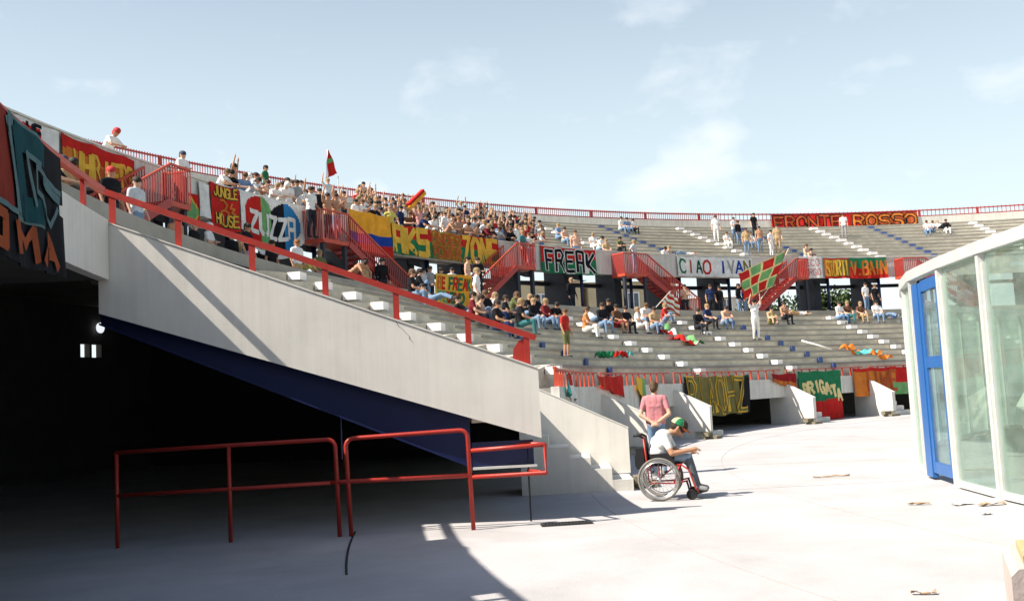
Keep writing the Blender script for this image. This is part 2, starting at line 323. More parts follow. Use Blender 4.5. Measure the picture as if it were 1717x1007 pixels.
# ------------------------------------------------------------------ upper tier
URUN, URISE, UR0, UZ0, UN = 0.895, 0.351, 45.65, 8.20, 13
def urk(k): return UR0 + URUN * k
def uzk(k): return UZ0 + URISE * k
upper = empty('upper_tier', P(40, 45, 8)); tag(upper, 'upper seating tier of grey concrete rows with white front parapet and back wall', 'stand')
mb = MB(); mb.arc(-110, 104, 44.56, 44.74, 7.40, 8.56, 1.0); obj('parapet', mb, M_PARA, upper)
mb = MB(); mb.arc(-110, 104, 44.52, 44.78, 8.561, 8.61, 1.0); obj('coping', mb, M_WALL, upper)
mb = MB(); mb.arc(-110, 104, 44.741, 45.7, 7.55, 7.85, 2.0); obj('front_walkway', mb, M_DECK, upper)
for k in range(UN):
    mb = MB(); mb.arc(-110, 104, urk(k), (urk(k + 1) + 0.08 if k < UN - 1 else 58.16), uzk(k) - 0.55, uzk(k), 1.5); obj('tier_step', mb, M_TIER, upper)
    mb = MB(); mb.arc(-110, 104, urk(k) - 0.028, urk(k) - 0.001, uzk(k) - 0.085, uzk(k) - 0.002, 1.5); obj('step_nosing', mb, M_DECK, upper)
mb = MB(); mb.arc(-110, 104, 58.15, 58.35, 12.3, 13.20, 1.5); obj('back_wall', mb, M_PARA, upper)
for phi in (55.7, 67.6, 78.2, 90.3): aisle(upper, phi, range(0, 13), urk, uzk, M_STEPW, 0.50, 0.44, 0.351, 0.12)
for phi in (61.4, 72.6, 82.8): aisle(upper, phi, range(0, 13), urk, uzk, M_STEPB, 0.40, 0.10, 0.351, 0.10)
tr = empty('top_railing', P(60, 58.25, 13.2)); tag(tr, 'red picket railing along the back wall at the very top of the upper tier', 'railing')
mb = MB(); mb.arc(-110, 104, 58.20, 58.29, 13.63, 13.71, 1.0); obj('top_rail', mb, M_RED, tr)
mb = MB(); mb.arc(-110, 104, 58.21, 58.28, 13.22, 13.28, 1.0); obj('bottom_rail', mb, M_RED, tr)
p = 2.45
while p < 103:
    mb = MB(); mb.box(P(p, 58.24, 13.46), (0.16, 0.10, 0.52), (along(p), outward(p), Vector((0, 0, 1)))); obj('post', mb, M_RED, tr); p += 4.25
mb = MB(); p = -30.0
while p < 103:
    mb.box(P(p, 58.245, 13.49), (0.035, 0.025, 0.56), (along(p), outward(p), Vector((0, 0, 1)))); p += 0.15 if p < 72 else 0.30
obj('pickets', mb, M_RED, tr, kind='stuff')

# ------------------------------------------------------------------ short stairs up from the ring, each with a white cheek wall
def front_stair(phi, label):
    t = empty('entrance_stair', P(phi, 31.5, 0)); tag(t, label, 'stairs', 'entrance stairs along the front of the lower tier')
    wd = 1.05; a = along(phi); p_in = phi - math.degrees(wd / 32.0)
    mb = MB(); mb.prism(rad_pts(phi, [(33.0, 0), (33.0, 1.74), (32.78, 1.74), (31.17, 0.95), (31.17, 0.20), (31.72, 0.20), (31.72, 0)]), a * 0.20)
    obj('cheek_wall', mb, M_WALL, t)
    mb = MB(); mb.prism([q - a * 0.01 for q in rad_pts(phi, [(33.0, 1.741), (33.0, 1.76), (32.78, 1.76), (31.16, 0.97), (31.16, 0.951), (32.78, 1.741)])], a * 0.22); obj('coping', mb, M_WALL, t)
    ns = 6
    for i in range(ns):
        r0 = 31.2 + 0.33 * i; z1 = 0.185 * (i + 1)
        mb = MB(); mb.prism(rad_pts(phi, [(r0, 0.0), (r0, z1), (r0 + 0.33 if i < ns - 1 else 32.98, z1), (r0 + 0.33 if i < ns - 1 else 32.98, 0.0)]), a * (-wd if phi < 5 else wd) ) if phi < 5 else mb.prism([q + a * 0.201 for q in rad_pts(phi, [(r0, 0.0), (r0, z1), (r0 + 0.33 if i < ns - 1 else 32.98, z1), (r0 + 0.33 if i < ns - 1 else 32.98, 0.0)])], a * wd)
        obj('step', mb, M_WALL if i else M_PARA, t)
    mb = MB(); mb.prism(rad_pts(phi - 0.2, [(30.78, 0), (30.78, 0.085), (31.18, 0.085), (31.18, 0)]), -a * 0.55); obj('foot_block', mb, M_SOIL, t)
    mb = MB(); mb.prism(rad_pts(phi - 0.75, [(30.98, 0.086), (30.98, 0.20), (31.17, 0.20), (31.17, 0.086)]), -a * 0.42); obj('foot_block', mb, M_SOIL, t)
STAIRS = [2.55, 17.0, 29.6, 45.2, 55.4, 67.5, 79.0]
sl = ['white cheek-walled stair beside the big sloping flank wall', 'white stair rising behind the person in the pink shirt', 'white stair just left of the dark gold-lettered cloth banner',
      'white stair just left of the green and red banner', 'white stair nearest the glass barrier, with blocks at its foot', 'white stair seen through the glass left of the steel post', 'white stair seen through the rightmost glass pane']
for p, l_ in zip(STAIRS, sl): front_stair(p, l_)

# front railing bays between the stairs
edges = STAIRS + [92]
bay_lbl = ['with cloths tied on, after the nearest stair', 'behind the person in the pink shirt', 'above the dark gold-lettered banner', 'above the green and red banner', 'above the orange and red cloth', 'seen through the glass door', 'seen through the rightmost panes']
pk = MB(); pk.box((0, 0, 0), (0.075, 0.03, 0.44)); pk_me = pk.mesh('picket', M_REDW)
for i in range(len(edges) - 1):
    a0, a1 = edges[i] + 0.5, edges[i + 1] - 0.3
    t = empty('front_railing', P((a0 + a1) / 2, 32.4, 1.7)); tag(t, 'low red picket railing on the fascia ' + bay_lbl[i], 'railing', 'railing bays on the lower tier fascia')
    if a1 - a0 < 0.5: a1 = a0 + 1.0
    mb = MB(); mb.arc(a0, a1, 32.34, 32.40, 2.03, 2.07, 1.0); obj('top_rail', mb, M_REDW, t)
    q = a0; j = 0
    while q < a1:
        link('picket', pk_me, t, False, P(q, 32.37, 1.83), (0, 0, -R(q) + math.pi / 2)); q += 1.0

# ------------------------------------------------------------------ red steel stairs from the promenade to the upper tier
def up_stair(l0, l1, end, label):
    t = empty('access_stair', P((l0 + end) / 2, 43.5, ZPROM)); tag(t, label, 'stairs', 'red access stairs up to the upper tier')
    RO, RI = 43.6, 44.4; ZL = 7.36; sgn = 1 if end > l1 else -1; a = l1 if sgn > 0 else l0
    mb = MB(); mb.arc(l0, l1, RO, 44.5, ZL - 0.14, ZL, 0.8); obj('landing', mb, M_REDW, t)
    span = end - a; ns = 13
    for i in range(ns):
        p = a + span * (i + 0.5) / ns; z = ZL - (ZL - ZPROM) * (i + 1) / (ns + 1)
        mb = MB(); mb.box(P(p, (RO + RI) / 2, z - 0.02), (abs(span) * R(1) * 43.6 / ns + 0.03, RI - RO, 0.04), (along(p), outward(p), Vector((0, 0, 1)))); obj('tread', mb, M_RED, t)
    for r in (RO, RI):
        mb = MB(); pts = [(P(a + span * i / 8, r, ZL - (ZL - ZPROM) * i / 8 - 0.05)) for i in range(9)]
        for i in range(8): mb.bar(pts[i], pts[i + 1], 0.05, 0.24)
        obj('stringer', mb, M_RED, t)
        mb = MB()
        for i in range(8): mb.bar(pts[i] + Vector((0, 0, 1.05)), pts[i + 1] + Vector((0, 0, 1.05)), 0.05, 0.06)
        obj('handrail', mb, M_REDW, t)
        mb = MB(); n = int(abs(span) * R(1) * r / 0.115)
        for i in range(n + 1):
            p = a + span * i / n; z = ZL - (ZL - ZPROM) * i / n
            mb.box(P(p, r, z + 0.52), (0.035, 0.02, 0.98), (along(p), outward(p), Vector((0, 0, 1))))
        obj('pickets', mb, M_RED, t, kind='stuff')
    # landing guard
    mb = MB(); mb.arc(l0, l1, RO - 0.02, RO + 0.03, ZL + 0.98, ZL + 1.04, 0.6); far = l0 if sgn > 0 else l1
    mb.bar(P(far, RO, ZL + 1.01), P(far, 44.5, ZL + 1.01), 0.05, 0.06); obj('landing_rail', mb, M_REDW, t)
    mb = MB(); n = max(3, int((l1 - l0) * R(1) * RO / 0.115))
    for i in range(n + 1):
        p = l0 + (l1 - l0) * i / n; mb.box(P(p, RO, ZL + 0.49), (0.035, 0.02, 0.98), (along(p), outward(p), Vector((0, 0, 1))))
    for i in range(12):
        mb.box(P(far, RO + 0.07 * i + .08, ZL + 0.49), (0.02, 0.035, 0.98), (along(far), outward(far), Vector((0, 0, 1))))
    obj('landing_pickets', mb, M_RED, t, kind='stuff')
    for p in (l0 + 0.15, l1 - 0.15):
        mb = MB(); mb.box(P(p, RO + 0.15, (ZPROM + ZL - .14) / 2), (0.14, 0.14, ZL - .14 - ZPROM), (along(p), outward(p), Vector((0, 0, 1)))); obj('support', mb, M_COLUMN, t)
up_stair(14.85, 16.1, 9.3, 'red picketed stair at far left climbing right to a boxed landing')
up_stair(25.4, 27.35, 32.8, 'red stair between the ZUZZA banner and the striped flag, descending right')
up_stair(41.5, 43.1, 37.2, 'red stair left of the FREAK banner climbing right to its landing')
up_stair(51.15, 53.3, 57.9, 'red stair right of the FREAK banner descending to the right')
up_stair(66.9, 68.0, 62.6, 'red stair right of the chequered flag climbing right to the parapet')
up_stair(76.4, 78.3, 82.8, 'red stair nearest the glass barrier descending right behind it')
# ------------------------------------------------------------------ glass barrier towards the pitch
def glass_mat(name, tint, refl=1.0):
    m = bpy.data.materials.new(name); m.use_nodes = True; t = m.node_tree; t.nodes.clear()
    o = N(t, 'ShaderNodeOutputMaterial'); tr_ = N(t, 'ShaderNodeBsdfTransparent'); tr_.inputs[0].default_value = (*tint, 1)
    gl = N(t, 'ShaderNodeBsdfGlossy', i_Roughness=0.03); gl.inputs[0].default_value = (0.9, 0.97, 0.93, 1)
    df = N(t, 'ShaderNodeBsdfDiffuse'); df.inputs[0].default_value = (0.55, 0.62, 0.56, 1)      # dust film
    fr = N(t, 'ShaderNodeFresnel', i_IOR=1.5); k = N(t, 'ShaderNodeMath', operation='MULTIPLY', i_1=refl); L(t, fr.outputs[0], k.inputs[0])
    mx = N(t, 'ShaderNodeMixShader'); L(t, k.outputs[0], mx.inputs[0]); L(t, tr_.outputs[0], mx.inputs[1]); L(t, gl.outputs[0], mx.inputs[2])
    co = N(t, 'ShaderNodeTexCoord'); nz = N(t, 'ShaderNodeTexNoise', i_Scale=2.5, i_Detail=6.0, i_Roughness=0.7); L(t, co.outputs['Object'], nz.inputs['Vector'])
    rg = N(t, 'ShaderNodeMapRange', i_1=0.3, i_2=0.8, i_3=0.05, i_4=0.20); L(t, nz.outputs['Fac'], rg.inputs[0])
    m2 = N(t, 'ShaderNodeMixShader'); L(t, rg.outputs[0], m2.inputs[0]); L(t, mx.outputs[0], m2.inputs[1]); L(t, df.outputs[0], m2.inputs[2])
    L(t, m2.outputs[0], o.inputs[0]); return m
M_GLASS = glass_mat('green_tinted_glass', (0.83, 0.92, 0.87), 0.55)
M_GLASSB = glass_mat('blue_tinted_glass', (0.70, 0.83, 0.90), 0.4)
def gr(p): return 26.65 - 0.085 * p if p < 0 else 26.65 - 0.125 * p
bar = empty('glass_barrier', P(0, 26.6, 0)); tag(bar, 'tall curved barrier of greenish glass panes between pale steel posts', 'barrier')
GP = [-16.7, -13.4, -10.1, -6.8, -3.5, 0.1, 3.4, 6.7, 10.0, 13.3, 16.6, 19.9, 23.2, 26.5, 29.8, 33.1, 36.4]
ZT = 3.08
def fax(p):   # axes along the barrier line
    a = (P(p + 0.5, gr(p + 0.5)) - P(p - 0.5, gr(p - 0.5))).normalized(); return a, Vector((-a.y, a.x, 0)), Vector((0, 0, 1))
for p in GP:
    mb = MB(); mb.box(P(p, gr(p), ZT / 2), (0.085, 0.12, ZT), fax(p)); po = obj('post', mb, M_STEEL, bar)
    mb = MB(); a, o_, z_ = fax(p)
    for s_ in (-1, 1): mb.box(P(p, gr(p), ZT / 2 - 0.05) + a * 0.056 * s_, (0.024, 0.05, ZT - 0.14), (a, o_, z_))
    obj('glazing_bead', mb, M_STEEL, po)
    mb = MB(); mb.box(P(p, gr(p), 0.012), (0.22, 0.26, 0.024), (a, o_, z_)); obj('base_plate', mb, M_STEEL, po)
for i in range(len(GP) - 1):
    a_, b_ = GP[i], GP[i + 1]; A_, B_ = P(a_, gr(a_)), P(b_, gr(b_)); d = (B_ - A_).normalized(); nrm = Vector((-d.y, d.x, 0))
    mb = MB(); mb.bar(A_ + Vector((0, 0, ZT + 0.08)), B_ + Vector((0, 0, ZT + 0.08)), 0.16, 0.155); obj('top_rail', mb, M_STEEL, bar)
    if i == 4: continue
    mb = MB(); mb.bar(A_ + d * .06 + Vector((0, 0, 0.07)), B_ - d * .06 + Vector((0, 0, 0.07)), 0.08, 0.09); obj('bottom_rail', mb, M_STEEL, bar)
    mb = MB(); mb.box((A_ + B_) / 2 + Vector((0, 0, (ZT + 0.115) / 2)), ((B_ - A_).length - 0.19, 0.012, ZT - 0.12), (d, nrm, Vector((0, 0, 1)))); obj('pane', mb, M_GLASS, bar)
# the blue door leaf in the fourth bay
A_, B_ = P(-3.5, gr(-3.5)), P(0.1, gr(0.1)); d = (B_ - A_).normalized(); nrm = Vector((-d.y, d.x, 0)); ln = (B_ - A_).length
dr = tag(empty('barrier_door', (A_ + B_) / 2), 'blue framed glass door in the barrier with a wide blue jamb', 'door')
ax = (d, nrm, Vector((0, 0, 1))); zt = 3.0
mb = MB(); mb.box(B_ - d * 0.27 + Vector((0, 0, zt / 2 + .02)), (0.36, 0.09, zt - .04), ax); obj('jamb', mb, M_DOORBLUE, dr)
fr_ = MB(); x0, x1 = 0.10, ln - 0.46
for x in (x0 + .07, x1 - .07): fr_.box(A_ + d * x + Vector((0, 0, zt / 2 + 0.06)), (0.14, 0.06, zt - 0.12), ax)
for z in (0.20, 1.78, zt - 0.06): fr_.box(A_ + d * ((x0 + x1) / 2) + Vector((0, 0, z)), (x1 - x0 - 0.28, 0.055, 0.17), ax)
obj('door_frame', fr_, M_DOORBLUE, dr)
for z0, z1 in ((0.28, 1.70), (1.86, zt - 0.14)):
    mb = MB(); mb.box(A_ + d * ((x0 + x1) / 2) + Vector((0, 0, (z0 + z1) / 2)), (x1 - x0 - 0.28, 0.012, z1 - z0), ax); obj('pane', mb, M_GLASSB, dr)
mb = MB(); mb.box(A_ + d * (x0 + 0.05) - nrm * 0.06 + Vector((0, 0, 1.05)), (0.03, 0.05, 0.20), ax); obj('handle', mb, M_STEEL, dr)
# low kiosk boxes and a bench shelter standing behind the glass
def crate(c, sz, rz, m, label, cat, lid=None):
    e = empty('field_box', (c[0], c[1], 0)); tag(e, label, cat)
    ax_ = (Vector((math.cos(rz), math.sin(rz), 0)), Vector((-math.sin(rz), math.cos(rz), 0)), Vector((0, 0, 1)))
    mb = MB(); mb.box(Vector((c[0], c[1], sz[2] / 2 + .03)), sz, ax_); obj('body', mb, m, e)
    mb = MB(); mb.box(Vector((c[0], c[1], sz[2] + .055)), (sz[0] + .05, sz[1] + .05, .05), ax_); obj('lid', mb, lid or m, e)
    mb = MB()
    for sx in (-1, 1): mb.box(Vector((c[0], c[1], 0.015)) + ax_[0] * sx * (sz[0] / 2 - .08), (.09, sz[1] - .1, .03), ax_)
    obj('runner', mb, M_DARKC, e)
crate((7.75, 14.9), (1.0, 0.8, 0.72), 0.2, mat('cream_board', (0.55, 0.52, 0.36), 0.7, 0.1), 'cream box standing on the ground behind the glass, left of the post', 'box')
crate((7.9, 13.2), (0.9, 0.7, 0.80), 0.1, mat('pinkish_board', (0.50, 0.34, 0.25), 0.7, 0.1), 'pinkish brown box behind the rightmost glass pane', 'box')
dg = tag(empty('dugout_shelter', (9.2, 16.2, 0)), 'low white bench shelter standing beyond the glass', 'shelter')
M_ACR = mat('milky_acrylic', (0.62, 0.66, 0.60), 0.35, 0.06)
ax_ = (Vector((0.25, 0.97, 0)).normalized(), Vector((-0.97, 0.25, 0)).normalized(), Vector((0, 0, 1)))
mb = MB(); c0 = Vector((9.2, 16.2, 0))
prof = [(-0.75, 0.05), (-0.75, 0.95), (-0.45, 1.42), (0.35, 1.60), (0.35, 1.54), (-0.42, 1.36), (-0.69, 0.92), (-0.69, 0.05)]
mb.prism([c0 - ax_[0] * 2.2 + ax_[1] * (-y) + Vector((0, 0, z)) for y, z in prof], ax_[0] * 4.4); obj('canopy', mb, M_ACR, dg)
for k in (-2.1, 0, 2.1):
    mb = MB(); mb.bar(c0 + ax_[0] * k + ax_[1] * 0.5, c0 + ax_[0] * k + ax_[1] * 0.5 + Vector((0, 0, 1.4)), 0.05, 0.05); obj('frame', mb, M_STEEL, dg)
mb = MB(); mb.box(c0 + ax_[1] * 0.35 + Vector((0, 0, 0.42)), (4.0, 0.36, 0.05), ax_); obj('bench', mb, M_DOORBLUE, dg)

# ------------------------------------------------------------------ red tube railing across the mouth of the gangway
def arcpts(c, a, b, n=5):   # rounded corner between directions
    return [c + a * (1 - math.sin(i * math.pi / 2 / n)) + b * (1 - math.cos(i * math.pi / 2 / n)) for i in range(n + 1)]
YP = 12.55
def pv(x, z, y=YP): return Vector((x, y + 0.09 * x * 0 + 0.0, z))
def tube_frame(name, label, xl, xr, ztop, corners=(True, True), yl=YP, yr=YP):
    pass
t = tag(empty('tube_railing', (-1.4, YP, 0)), 'bent red tube railing standing upright in front of the sloping beam', 'railing')
c = 0.10; RD = 0.027
pts = [pv(-2.10, 0.0), pv(-2.13, 1.08)] + [pv(-2.13 + c * (1 - math.cos(i * math.pi / 10)), 1.08 + c * math.sin(i * math.pi / 10)) for i in range(1, 6)]
pts += [pv(-0.73 + c * math.sin(i * math.pi / 10), 1.12 + 0.09 * math.cos(i * math.pi / 10) + .0) for i in range(0, 6)] + [pv(-0.61, 0.0)]
mb = MB(); mb.tube(pts, RD, 10); obj('frame_tube', mb, M_RED, t, smooth=True)
mb = MB(); mb.tube([pv(-2.33, 0.655), pv(-2.13, 0.66), pv(-0.63, 0.655)], RD, 10); obj('mid_rail', mb, M_RED, t, smooth=True)
t2 = tag(empty('tube_railing', (-3.4, YP + .1, 0)), 'shadowed red tube railing running left into the dark gangway', 'railing')
pts = [pv(-2.24, 0.0), pv(-2.26, 1.08)] + [pv(-2.26 - c * (1 - math.cos(i * math.pi / 10)), 1.08 + c * math.sin(i * math.pi / 10)) for i in range(1, 6)] + [pv(-3.6, 1.17), pv(-4.95, 1.15)]
mb = MB(); mb.tube(pts, RD, 10); obj('frame_tube', mb, M_RED, t2, smooth=True)
mb = MB(); mb.tube([pv(-2.27, 0.655), pv(-3.6, 0.64), pv(-4.95, 0.63)], RD * .9, 10); obj('mid_rail', mb, M_RED, t2, smooth=True)
for x in (-3.57, -4.95):
    mb = MB(); mb.tube([pv(x, 0), pv(x, 1.16)], RD * .9, 10); obj('post', mb, M_RED, t2, smooth=True)
t3 = tag(empty('tube_railing', (-0.2, YP + .1, 0)), 'low red tube guard with a square end jutting past the white wall', 'railing')
yb = YP + 0.55
mb = MB(); mb.tube([pv(-0.60, 0.955), pv(0.31, 0.985), pv(0.31, 0.985, YP + .001), pv(0.31, 0.64), pv(-0.60, 0.635)], RD, 10); obj('guard_tube', mb, M_RED, t3, smooth=True)
mb = MB(); mb.tube([pv(0.31, 0.985), pv(0.10, 0.985, yb), pv(-0.55, 0.96, yb)], RD * .9, 10); obj('return_rail', mb, M_RED, t3, smooth=True)
mb = MB(); mb.tube([pv(0.31, 0.64), pv(0.10, 0.64, yb)], RD * .9, 10); obj('return_rail', mb, M_RED, t3, smooth=True)
mb = MB(); mb.tube([pv(0.10, 0.0, yb), pv(0.10, 0.985, yb)], 0.011, 8); obj('post', mb, M_BLACK, t3, smooth=True)

# ------------------------------------------------------------------ small things on the ground
g = tag(empty('drain_grate', P(-5.7, 32.7, 0)), 'dark iron drain grate set in the ground by the white wall', 'grate')
gx = (outward(-5.7), along(-5.7), Vector((0, 0, 1))); c0 = P(-5.95, 32.65, 0)
mb = MB()
for s_ in (-1, 1):
    mb.box(c0 + gx[1] * 0.09 * s_ + Vector((0, 0, .012)), (0.62, 0.025, 0.024), gx)
    mb.box(c0 + gx[0] * 0.30 * s_ + Vector((0, 0, .012)), (0.025, 0.155, 0.023), gx)
obj('rim', mb, M_GRATE, g)
for i in range(14):
    mb = MB(); mb.box(c0 + gx[0] * (-0.27 + 0.0415 * i) + Vector((0, 0, .010)), (0.016, 0.155, 0.018), gx); obj('slat', mb, M_GRATE, g)
pr = tag(empty('concrete_pier', (3.2, 6.3, 0)), 'pale pinkish concrete pier cut off by the lower right corner', 'pier')
mb = MB(); prof = [(0, 0), (0, 0.42), (0.05, 0.46), (0.75, 0.46), (0.80, 0.42), (0.80, 0)]
mb.prism([Vector((2.78, 5.95, 0)) + Vector((x, 0.12 * x, z)) for x, z in prof], Vector((0.35, 0.85, 0))); obj('block', mb, mat('pink_concrete', (0.52, 0.44, 0.40), 0.9, 0.15, 3, 0.3, 30, stain=.2), pr)
mb = MB(); mb.prism([Vector((2.92, 6.08, 0.461)) + v for v in (Vector((0, 0, 0)), Vector((.62, .07, 0)), Vector((.86, .66, 0)), Vector((.24, .58, 0)))], (0, 0, 0.05)); obj('cap_stone', mb, mat('ochre_stone', (0.46, 0.38, 0.20), 0.9, 0.2, 5, 0.3, 30), pr)
M_PAPER = mat('scrap_paper', (0.75, 0.74, 0.72), 0.9, 0.1); M_CARD = mat('scrap_card', (0.40, 0.28, 0.18), 0.9, 0.2); M_TIN = mat('scrap_blue', (0.25, 0.36, 0.45), 0.8, .2)
def scrap(x, y, sx, sy, m, label, rz):
    nx = 5; mb = MB(); vs = []; rnd = random.Random(int(x * 977 + y * 131))
    for i in range(nx + 1):
        for j in range(3): vs.append((sx * (i / nx - .5), sy * (j / 2 - .5) * rnd.uniform(.7, 1.1), 0.008 + rnd.uniform(0, .035)))
    mb.add(vs, [(i * 3 + j, i * 3 + j + 3, i * 3 + j + 4, i * 3 + j + 1) for i in range(nx) for j in range(2)])
    mb.add([(v[0], v[1], v[2] - .006) for v in vs], [(i * 3 + j, i * 3 + j + 1, i * 3 + j + 4, i * 3 + j + 3) for i in range(nx) for j in range(2)])
    o = link('litter_scrap', mb.mesh('litter_scrap', m), None, True, (x, y, 0), (0, 0, rz)); tag(o, label, 'litter', 'litter scattered on the ground')
for a in ((5.62, 12.35, .34, .10, M_CARD, 'brown card scrap nearest the glass post', .2), (5.35, 12.55, .30, .12, M_PAPER, 'crumpled white paper scrap in the litter by the glass', .4), 
          (4.9, 12.75, .26, .06, M_CARD, 'thin brown strip at the left end of the litter', 2.9), (5.2, 11.6, .13, .10, M_PAPER, 'lone white paper scrap on the open ground', .3), (5.1, 16.9, .62, .035, M_CARD, 'long thin brown stick lying on the bright ground', .08), (2.9, 7.6, .18, .05, M_CARD, 'small brown scrap low in the foreground right', -.2),
          ):
    scrap(*a)
# ------------------------------------------------------------------ painted cloth banners
PAL = dict(red=(0.50, 0.022, 0.018), dred=(0.27, 0.012, 0.014), orange=(0.55, 0.17, 0.03), amber=(0.78, 0.36, 0.035), yellow=(0.72, 0.43, 0.06), pale=(0.72, 0.60, 0.28), green=(0.02, 0.17, 0.075), lgreen=(0.16, 0.36, 0.14),
           dgreen=(0.012, 0.075, 0.04), white=(0.74, 0.73, 0.70), blue=(0.015, 0.055, 0.33), sky=(0.03, 0.20, 0.44), black=(0.012, 0.013, 0.016), rust=(0.27, 0.065, 0.025), teal_shade=(0.008, 0.055, 0.065), brick_shade=(0.20, 0.03, 0.02), teal=(0.012, 0.085, 0.10), ltteal_shade=(0.10, 0.17, 0.18), brick=(0.42, 0.09, 0.03), olive=(0.17, 0.15, 0.05), pink=(0.62, 0.22, 0.2), grey=(0.33, 0.33, 0.31), aqua=(0.10, 0.42, 0.42), purple=(0.12, 0.08, 0.25), ochre=(0.45, 0.27, 0.04))
def cm(k): return mat('cloth_' + k, PAL[k], 0.9, 0.30, 3.0, 0.3, 90, spec=0.1, stain=0.15)
FONT = {'A': [[(0, 0), (.5, 1), (1, 0)], [(.2, .38), (.8, .38)]], 'a': [[(0, 0), (0, 1), (1, 1), (1, 0)], [(0, .45), (1, .45)]], 'B': [[(0, 0), (0, 1), (.75, 1), (.95, .78), (.75, .54), (0, .54)], [(.75, .54), (1, .28), (.78, 0), (0, 0)]], 'C': [[(1, .85), (.7, 1), (.25, 1), (0, .7), (0, .3), (.25, 0), (.7, 0), (1, .15)]], 'D': [[(0, 0), (0, 1), (.6, 1), (1, .65), (1, .35), (.6, 0), (0, 0)]],
        'E': [[(1, 1), (0, 1), (0, 0), (1, 0)], [(0, .52), (.8, .52)]], 'F': [[(1, 1), (0, 1), (0, 0)], [(0, .52), (.8, .52)]], 'G': [[(1, .85), (.7, 1), (.25, 1), (0, .7), (0, .3), (.25, 0), (.8, 0), (1, .2), (1, .45), (.6, .45)]], 'H': [[(0, 0), (0, 1)], [(1, 0), (1, 1)], [(0, .5), (1, .5)]], 'I': [[(.5, 0), (.5, 1)]], 'J': [[(.9, 1), (.9, .2), (.6, 0), (.2, 0), (0, .25)]], 'K': [[(0, 0), (0, 1)], [(1, 1), (.05, .45), (1, 0)]], 'L': [[(0, 1), (0, 0), (1, 0)]],
        'M': [[(0, 0), (.08, 1), (.5, .35), (.92, 1), (1, 0)]], 'N': [[(0, 0), (0, 1), (1, 0), (1, 1)]], 'O': [[(.3, 0), (0, .25), (0, .75), (.3, 1), (.7, 1), (1, .75), (1, .25), (.7, 0), (.3, 0)]], 'P': [[(0, 0), (0, 1), (.7, 1), (1, .78), (.7, .48), (0, .48)]], 'R': [[(0, 0), (0, 1), (.7, 1), (1, .78), (.7, .5), (0, .5)], [(.45, .5), (1, 0)]], 'S': [[(1, .9), (.7, 1), (.2, 1), (0, .78), (.2, .55), (.8, .45), (1, .22), (.8, 0), (.2, 0), (0, .1)]], 's': [[(1, 1), (0, 1), (0, .52), (1, .52), (1, 0), (0, 0)]],
        'T': [[(0, 1), (1, 1)], [(.5, 1), (.5, 0)]], 'U': [[(0, 1), (0, .2), (.25, 0), (.75, 0), (1, .2), (1, 1)]], 'V': [[(0, 1), (.5, 0), (1, 1)]], 'W': [[(0, 1), (.25, 0), (.5, .7), (.75, 0), (1, 1)]], 'X': [[(0, 0), (1, 1)], [(0, 1), (1, 0)]], 'Z': [[(0, 1), (1, 1), (0, 0), (1, 0)]], '.': [[(.35, 0), (.65, 0)]], 'o': [[(0, 0), (0, 1), (1, 1), (1, 0), (0, 0)]]}
